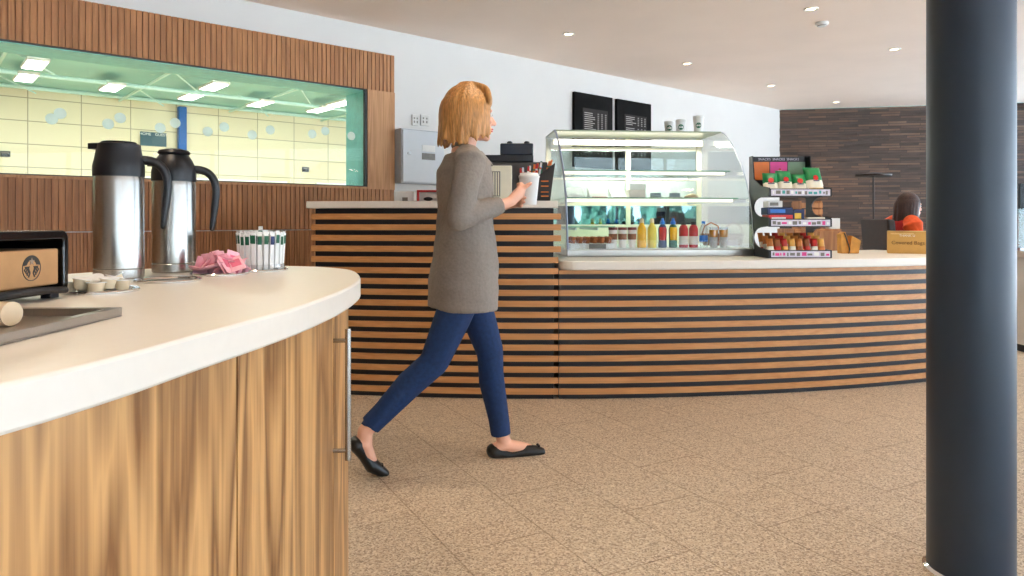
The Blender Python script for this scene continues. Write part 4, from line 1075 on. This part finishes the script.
# ------------------------------------------------------------------ people
M_skin = mat('skin', (236,178,150), .5, var=.04, scale=8)
M_hair = mat('blond_hair', (190,134,74), .45, var=.35, scale=50, bump=.3, stretch=(3,3,.4))
M_knit = mat('grey_knit', (142,132,124), .85, var=.08, scale=90, bump=.25)
M_topd = mat('dark_top', (40,42,52), .8)
M_denim = mat('blue_denim', (18,50,96), .8, var=.18, scale=70)
M_shoe = mat('black_leather', (18,16,16), .35)
def hand(bm, wrist, grip, axis_dir, cup_r, side):
    """hand closing round an upright cup: palm outside, four fingers wrap one way, thumb the other"""
    g = Vector(grip); w = Vector(wrist); out_ = (w-g); out_.z = 0; out_.normalize()
    a0 = atan2(out_.y, out_.x)
    pc = g+out_*(cup_r+.013)
    tube(bm, [w, w*.4+pc*.6+Vector((0,0,-.002)), pc], [.020,.022,.020], 12, ell=(1,1.15))
    ball(bm, pc, (.017,.017,.036))
    for k, (dz, L_) in enumerate(((.026,1.55),(.008,1.75),(-.010,1.65),(-.027,1.35))):
        P = []
        for i in range(6):
            a = a0+side*(.25+L_*i/5); P.append(g+Vector((cos(a), sin(a), 0))*(cup_r+.009)+Vector((0,0,dz-.003*i/5)))
        tube(bm, P, [.0088,.0086,.0082,.0080,.0076,.0068], 10)
    P = []
    for i in range(5):
        a = a0-side*(.15+.7*i/4); P.append(g+Vector((cos(a), sin(a), 0))*(cup_r+.010)+Vector((0,0,.006+.022*i/4)))
    tube(bm, P, [.011,.0108,.0100,.0094,.0082], 10)
def head(bm, hx, hy, hz):
    """head looking along +x; hz = level of the eyes"""
    o = Vector((hx, hy, hz))
    ball(bm, o+Vector((-.012,0,.028)), (.094,.074,.092), seg=28)
    ball(bm, o+Vector((.030,0,-.022)), (.056,.060,.080), seg=24)
    ball(bm, o+Vector((.042,0,-.075)), (.040,.040,.032), seg=20)
    ball(bm, o+Vector((.066,0,-.094)), (.018,.020,.016), seg=16)
    tube(bm, [o+Vector((.080,0,.004)), o+Vector((.092,0,-.018)), o+Vector((.101,0,-.033))], [.008,.009,.011], 10)
    for s in (1,-1):
        ball(bm, o+Vector((.092,s*.010,-.036)), (.009,.007,.006), seg=10)
        ball(bm, o+Vector((.066,s*.030,-.026)), (.022,.018,.018), seg=14)
        ball(bm, o+Vector((-.004,s*.076,-.018)), (.017,.007,.028), seg=14)
        ball(bm, o+Vector((.076,s*.026,.016)), (.012,.022,.007), seg=12)
    ball(bm, o+Vector((.084,0,-.058)), (.010,.022,.006), seg=14); ball(bm, o+Vector((.082,0,-.068)), (.010,.019,.006), seg=14)
def face_parts(root, hx, hy, hz):
    o = Vector((hx, hy, hz))
    for s in (1,-1):
        bm = B(); ball(bm, o+Vector((.077,s*.029,-.002)), (.009,.012,.009), seg=14); ey = mesh_obj('eye', bm, mat('eye_white', (236,232,228), .2), root, smooth=True)
        bm = B(); ball(bm, o+Vector((.0835,s*.029,-.002)), (.0035,.0055,.0055), seg=12); mesh_obj('iris', bm, mat('iris', (60,74,90), .2), ey, smooth=True)
    bm = B(); ball(bm, o+Vector((.088,0,-.0585)), (.0085,.021,.0048), seg=14); ball(bm, o+Vector((.086,0,-.0665)), (.0085,.018,.0048), seg=14); mesh_obj('lips', bm, mat('lips', (206,98,98), .4), root, smooth=True)

wk = thing('person', 'blond woman in grey cardigan and blue jeans walking with a white cup', 'person', (-.195, 2.96, 0), radians(14))
HX, HZZ = .022, 1.474
hipL, hipR = Vector((.0,.08,.82)), Vector((.012,-.078,.82))
knL, anL = Vector((.12,.075,.455)), Vector((.170,.06,.095))
knR, anR = Vector((-.145,-.075,.45)), Vector((-.42,-.06,.185))
shR, elR, wrR = Vector((-.01,-.165,1.262)), Vector((-.065,-.20,1.035)), Vector((.165,-.12,1.105))
shL, elL, wrL = Vector((-.01,.165,1.262)), Vector((.0,.205,1.03)), Vector((.20,.05,1.10))
cupc = Vector((.262,-.055,1.10))
bm = B()
head(bm, HX, 0, HZZ)
tube(bm, [(-.012,0,1.30),(-.002,0,1.36),(.01,0,1.42)], [.052,.047,.05], 16)
tube(bm, [(0,0,.84),(0,0,.95),(0,0,1.05),(.0,0,1.16),(-.005,0,1.25),(-.01,0,1.30)], [.105,.098,.088,.098,.092,.06], 20, ell=(1.45,.95), up=(1,0,0))
for s, sh_, el_, wr_ in ((-1, shR, elR, wrR), (1, shL, elL, wrL)):
    tube(bm, [Vector((0,s*.06,1.28)), sh_, sh_.lerp(el_,.5), el_], [.05,.048,.040,.034], 14)
    tube(bm, [el_, el_.lerp(wr_,.4), wr_], [.034,.032,.021], 14)
for hp2, kn, an in ((hipL,knL,anL),(hipR,knR,anR)):
    tube(bm, [hp2, hp2.lerp(kn,.5), kn], [.072,.062,.046], 16); tube(bm, [kn, kn.lerp(an,.35)+Vector((-.004,0,0)), an], [.044,.040,.030], 14)
# feet
def foot_chain(an, heel, ballp, toe): return [(heel, .026), (an*.5+heel*.2+ballp*.3, .028), (ballp, .024), (toe, .015)]
fL = [Vector((.135,.06,.030)), Vector((.185,.06,.045)), Vector((.277,.055,.024)), Vector((.333,.05,.016))]
fR = [Vector((-.452,-.06,.142)), Vector((-.420,-.06,.132)), Vector((-.392,-.055,.050)), Vector((-.352,-.05,.020))]
for f_, an in ((fL,anL),(fR,anR)):
    tube(bm, f_, [.027,.030,.026,.014], 14, ell=(1.25,.95)); tube(bm, [an, f_[1]], [.031,.030], 12)
hand(bm, wrR, cupc+Vector((0,0,.055)), None, .0385, -1)
hand(bm, wrL, cupc+Vector((0,0,.018)), None, .036, 1)
body = fuse('body', bm, M_skin, .0048, 3, wk)
face_parts(wk, HX, 0, HZZ)
# hair: layered bob
bm = B(); o_ = Vector((HX, 0, HZZ)); rr = random.Random(4)
ball(bm, o_+Vector((-.020,0,.036)), (.102,.086,.098), seg=28)
for k in range(46):
    a = radians(40+280*k/45)          # around the head, open at the face
    top = o_+Vector((-.012+.03*cos(a), .03*sin(a), .125))
    m1_ = o_+Vector((-.018+.098*cos(a), .084*sin(a), .045+rr.uniform(-.01,.01)))
    m2_ = o_+Vector((-.022+.103*cos(a), .090*sin(a), -.04))
    fl = rr.uniform(.96,1.16); zlow = -.115+rr.uniform(-.022,.018)+(.03 if cos(a) > .3 else 0)
    low = o_+Vector((-.022+.103*cos(a)*fl, .088*sin(a)*fl, zlow))
    tube(bm, cr([top, m1_, m2_, low], 4), [.014]*9+[.012,.010,.008,.005], 8)
for k in range(13):
    y = -.068+.136*k/12
    tube(bm, cr([o_+Vector((.0,y*.4,.128)), o_+Vector((.050,y*.9,.106)), o_+Vector((.080-.45*abs(y)**1.2,y*1.08,.066)), o_+Vector((.082-.5*abs(y)**1.2,y*1.18,.036+rr.uniform(-.008,.008)))], 4), [.013]*9+[.011,.009,.007,.004], 8)
fuse('hair', bm, M_hair, .0055, 1, wk, .4)
# jeans
bm = B()
tube(bm, [(0,0,.76),(0,0,.84),(0,0,.95)], [.09,.100,.09], 20, ell=(1.45,1.0), up=(1,0,0))
hemL = anL+Vector((-.004,0,-.004)); hemR = anR+Vector((.020,0,.022))
for hp2, kn, an in ((hipL,knL,hemL),(hipR,knR,hemR)):
    tube(bm, [hp2, hp2.lerp(kn,.5), kn], [.080,.076,.060], 18); tube(bm, [kn, kn.lerp(an,.35)+Vector((-.010,0,0)), kn.lerp(an,.8), an], [.059,.057,.046,.044], 16, cap='flat')
    for k in range(3): ball(bm, an.lerp(kn,.04+.09*k), (.046,.046,.010))
fuse('jeans', bm, M_denim, .007, 2, wk)
# cardigan with open front, dark top beneath
bm = B()
tube(bm, [(-.012,0,.660),(-.008,0,.76),(0,0,.86),(0,0,.97),(0,0,1.07),(.002,0,1.17),(-.003,0,1.25),(-.01,0,1.315)], [.134,.133,.127,.115,.105,.112,.106,.07], 28, cap='flat', ell=(1.42,1.12), up=(1,0,0))
for s, sh_, el_, wr_ in ((-1, shR, elR, wrR), (1, shL, elL, wrL)):
    tube(bm, [Vector((-.005,s*.07,1.29)), sh_, sh_.lerp(el_,.5), el_], [.058,.062,.055,.050], 16)
    cuff = el_.lerp(wr_, .80); tube(bm, [el_, el_.lerp(wr_,.4), cuff], [.050,.046,.036], 16, cap='flat')
tube(bm, [(-.02,.05,1.335),(-.045,0,1.345),(-.02,-.05,1.335)], .018, 10)
cd = fuse('cardigan', bm, M_knit, .007, 3, wk)
for v in cd.data.vertices:
    n3 = noise.noise(v.co*9)+.5*noise.noise(v.co*22); v.co += v.normal*n3*.0055
bmc = B(); bmc.from_mesh(cd.data)
cut = [f for f in bmc.faces if f.calc_center_median().x > .082 and abs(f.calc_center_median().y) < .095 and f.calc_center_median().z < 1.26]
bmesh.ops.delete(bmc, geom=cut, context='FACES')
eds = [e for e in bmc.edges if e.is_boundary]
bmesh.ops.smooth_vert(bmc, verts=list({v for e in eds for v in e.verts}), factor=.5, use_axis_x=True, use_axis_y=True, use_axis_z=True)
bmc.to_mesh(cd.data); bmc.free()
sol = cd.modifiers.new('thickness', 'SOLIDIFY'); sol.thickness = .005; sol.offset = -1
bm = B()
tube(bm, [(.012,0,.74),(.014,0,.9),(.016,0,1.0),(.018,0,1.08),(.018,0,1.17),(.006,0,1.26),(-.004,0,1.305)], [.108,.106,.100,.096,.099,.090,.055], 24, ell=(1.05,1.02), up=(1,0,0))
fuse('top', bm, M_topd, .007, 2, wk)
# shoes
for f_, sc in ((fL,1),(fR,1)):
    bm = B()
    d = (f_[-1]-f_[-2]).normalized()
    lowered = [p+Vector((0,0,-.006)) for p in f_]
    tube(bm, [lowered[0], lowered[0].lerp(lowered[2],.5)+Vector((0,0,-.016 if f_ is fL else -.0)), lowered[2], lowered[3]+d*.012], [.034,.027,.032,.020], 16, ell=(1.3,.95))
    sh_o = fuse('shoe', bm, M_shoe, .005, 2, wk)
    for v in sh_o.data.vertices: v.co.z = max(v.co.z, .001)
    bm = B()
    for k in (1,-1): ball(bm, f_[3]+Vector((.0,k*.010,.020)), (.006,.010,.006), seg=10)
    mesh_obj('shoe_bow', bm, M_shoe, sh_o, smooth=True)
# her cup
Rw = Matrix.Rotation(radians(14), 3, 'Z'); cw = Vector((-.195,2.96,0))+Rw @ cupc
t = thing('paper_cup', 'white takeaway paper cup with lid held by the walking woman', 'paper cup', (cw.x, cw.y, 1.095), 0)
bm = B(); lathe(bm, [(0,0),(.031,0),(.043,.112),(.0445,.114),(.043,.116),(0,.116)], 32); mesh_obj('cup', bm, M_paperwhite, t, smooth=True, ang=40)
bm = B(); lathe(bm, [(0,.1162),(.0455,.1162),(.0455,.122),(.041,.124),(.037,.134),(.034,.134),(.033,.129),(0,.129)], 32); mesh_obj('lid', bm, M_paperwhite, t, smooth=True, ang=40)

# seated guest
M_orangecloth = mat('orange_cloth', (236,88,30), .8, var=.1, scale=30); M_dhair = mat('dark_brown_hair', (62,34,22), .5, var=.45, bump=.5, scale=60, stretch=(3,3,.4))
M_redcloth = mat('red_cloth', (190,36,34), .8)
sg_ = thing('person', 'seated guest with long dark brown hair and orange top, beside the column', 'person', (3.50, 6.3, 0), radians(4))
bm = B(); head(bm, .085, 0, 1.155)
tube(bm, [(.05,0,1.02),(.08,0,1.10)], [.05,.045], 12)
tube(bm, [(0,0,.54),(.0,0,.70),(.01,0,.87),(.03,0,.99),(.04,0,1.04)], [.105,.095,.10,.09,.06], 18, ell=(1.4,.95), up=(1,0,0))
for s in (1,-1):
    tube(bm, [(.03,s*.06,1.01),(.0,s*.16,.99),(.04,s*.21,.76),(.30,s*.12,.78)], [.045,.045,.036,.024], 12)
    ball(bm, (.33,s*.11,.785), (.035,.018,.022))
    for k in range(4): tube(bm, [(.345,s*(.098+.012*k),.79),(.385,s*(.095+.012*k),.785),(.40,s*(.095+.012*k),.772)], .007, 8)
    tube(bm, [(.33,s*.095,.785),(.355,s*.078,.79),(.375,s*.078,.785)], .008, 8)
    tube(bm, [(.0,s*.09,.55),(.22,s*.10,.555),(.42,s*.10,.52)], [.085,.075,.055], 14)
    tube(bm, [(.42,s*.10,.52),(.42,s*.10,.30),(.40,s*.10,.08)], [.052,.05,.033], 12); tube(bm, [(.38,s*.10,.035),(.50,s*.10,.028)], [.03,.022], 12)
fuse('body', bm, M_skin, .006, 2, sg_); face_parts(sg_, .085, 0, 1.155)
bm = B(); o_ = Vector((.085,0,1.155)); ball(bm, o_+Vector((-.02,0,.036)), (.10,.085,.094), seg=24)
for k in range(40):
    a = radians(50+260*k/39)
    top = o_+Vector((-.012,0,.125)); m1_ = o_+Vector((-.018+.096*cos(a), .082*sin(a), .045)); m2_ = o_+Vector((-.03+.10*cos(a), .088*sin(a), -.06))
    low = o_+Vector((-.04+.10*cos(a), .10*sin(a), -.25+rr.uniform(-.03,.03)))
    k2 = rr.uniform(.9,1.08); m2_ = o_+(m2_-o_)*k2
    tube(bm, cr([top, m1_, m2_, low], 4), [.010]*9+[.010,.009,.008,.005], 8)
fuse('hair', bm, M_dhair, .007, 1, sg_, .4)
bm = B(); tube(bm, [(0,0,.52),(.0,0,.70),(.01,0,.87),(.03,0,.99),(.04,0,1.05)], [.12,.112,.115,.10,.065], 20, cap='flat', ell=(1.42,1.0), up=(1,0,0))
fuse('vest', bm, M_redcloth, .008, 2, sg_)
for s in (1,-1):
    bm = B(); tube(bm, [(.02,s*.12,1.01),(-.01,s*.18,.985),(.04,s*.225,.76),(.27,s*.13,.78)], [.07,.085,.06,.036], 14); fuse('sleeve', bm, M_orangecloth, .008, 2, sg_)
bm = B()
for s in (1,-1):
    tube(bm, [(.0,s*.09,.55),(.22,s*.10,.555),(.42,s*.10,.52)], [.095,.085,.064], 14); tube(bm, [(.42,s*.10,.52),(.42,s*.10,.30),(.40,s*.10,.10)], [.062,.058,.045], 12)
fuse('trousers', bm, M_topd, .009, 2, sg_)

# ------------------------------------------------------------------ light, camera
w = bpy.data.worlds.new('world'); SC.world = w; w.use_nodes = True; n = w.node_tree; n.nodes.clear()
ou = n.nodes.new('ShaderNodeOutputWorld'); bg = n.nodes.new('ShaderNodeBackground')
tcw = n.nodes.new('ShaderNodeTexCoord'); sp = n.nodes.new('ShaderNodeSeparateXYZ'); rmp = n.nodes.new('ShaderNodeValToRGB')
n.links.new(tcw.outputs['Generated'], sp.inputs[0]); n.links.new(sp.outputs[2], rmp.inputs[0])
rmp.color_ramp.elements[0].position = 0; rmp.color_ramp.elements[0].color = (.77,.89,1,1)
rmp.color_ramp.elements[1].position = .6; rmp.color_ramp.elements[1].color = (.50,.73,1,1)
n.links.new(rmp.outputs[0], bg.inputs[0]); bg.inputs[1].default_value = 4.6
n.links.new(bg.outputs[0], ou.inputs[0])
sun = bpy.data.lights.new('sun', 'SUN'); sun.energy = 62; sun.angle = radians(1); sun.color = (1,.97,.93)
so = bpy.data.objects.new('sun', sun); C.objects.link(so); so.rotation_euler = Vector((.60,-.12,-.62)).to_track_quat('-Z','Y').to_euler()
cam = bpy.data.cameras.new('camera'); cam.sensor_width = 36; cam.lens = 700/1024*36; cam.shift_y = -68/1024; cam.clip_end = 300
co_ = bpy.data.objects.new('camera', cam); C.objects.link(co_); co_.location = (0,0,EYE); co_.rotation_euler = (pi/2,0,0); SC.camera = co_
SC.view_settings.view_transform = 'Standard'; SC.view_settings.look = 'None'; SC.view_settings.gamma = 1; SC.view_settings.use_curve_mapping = False
SC.view_settings.exposure = 0.06
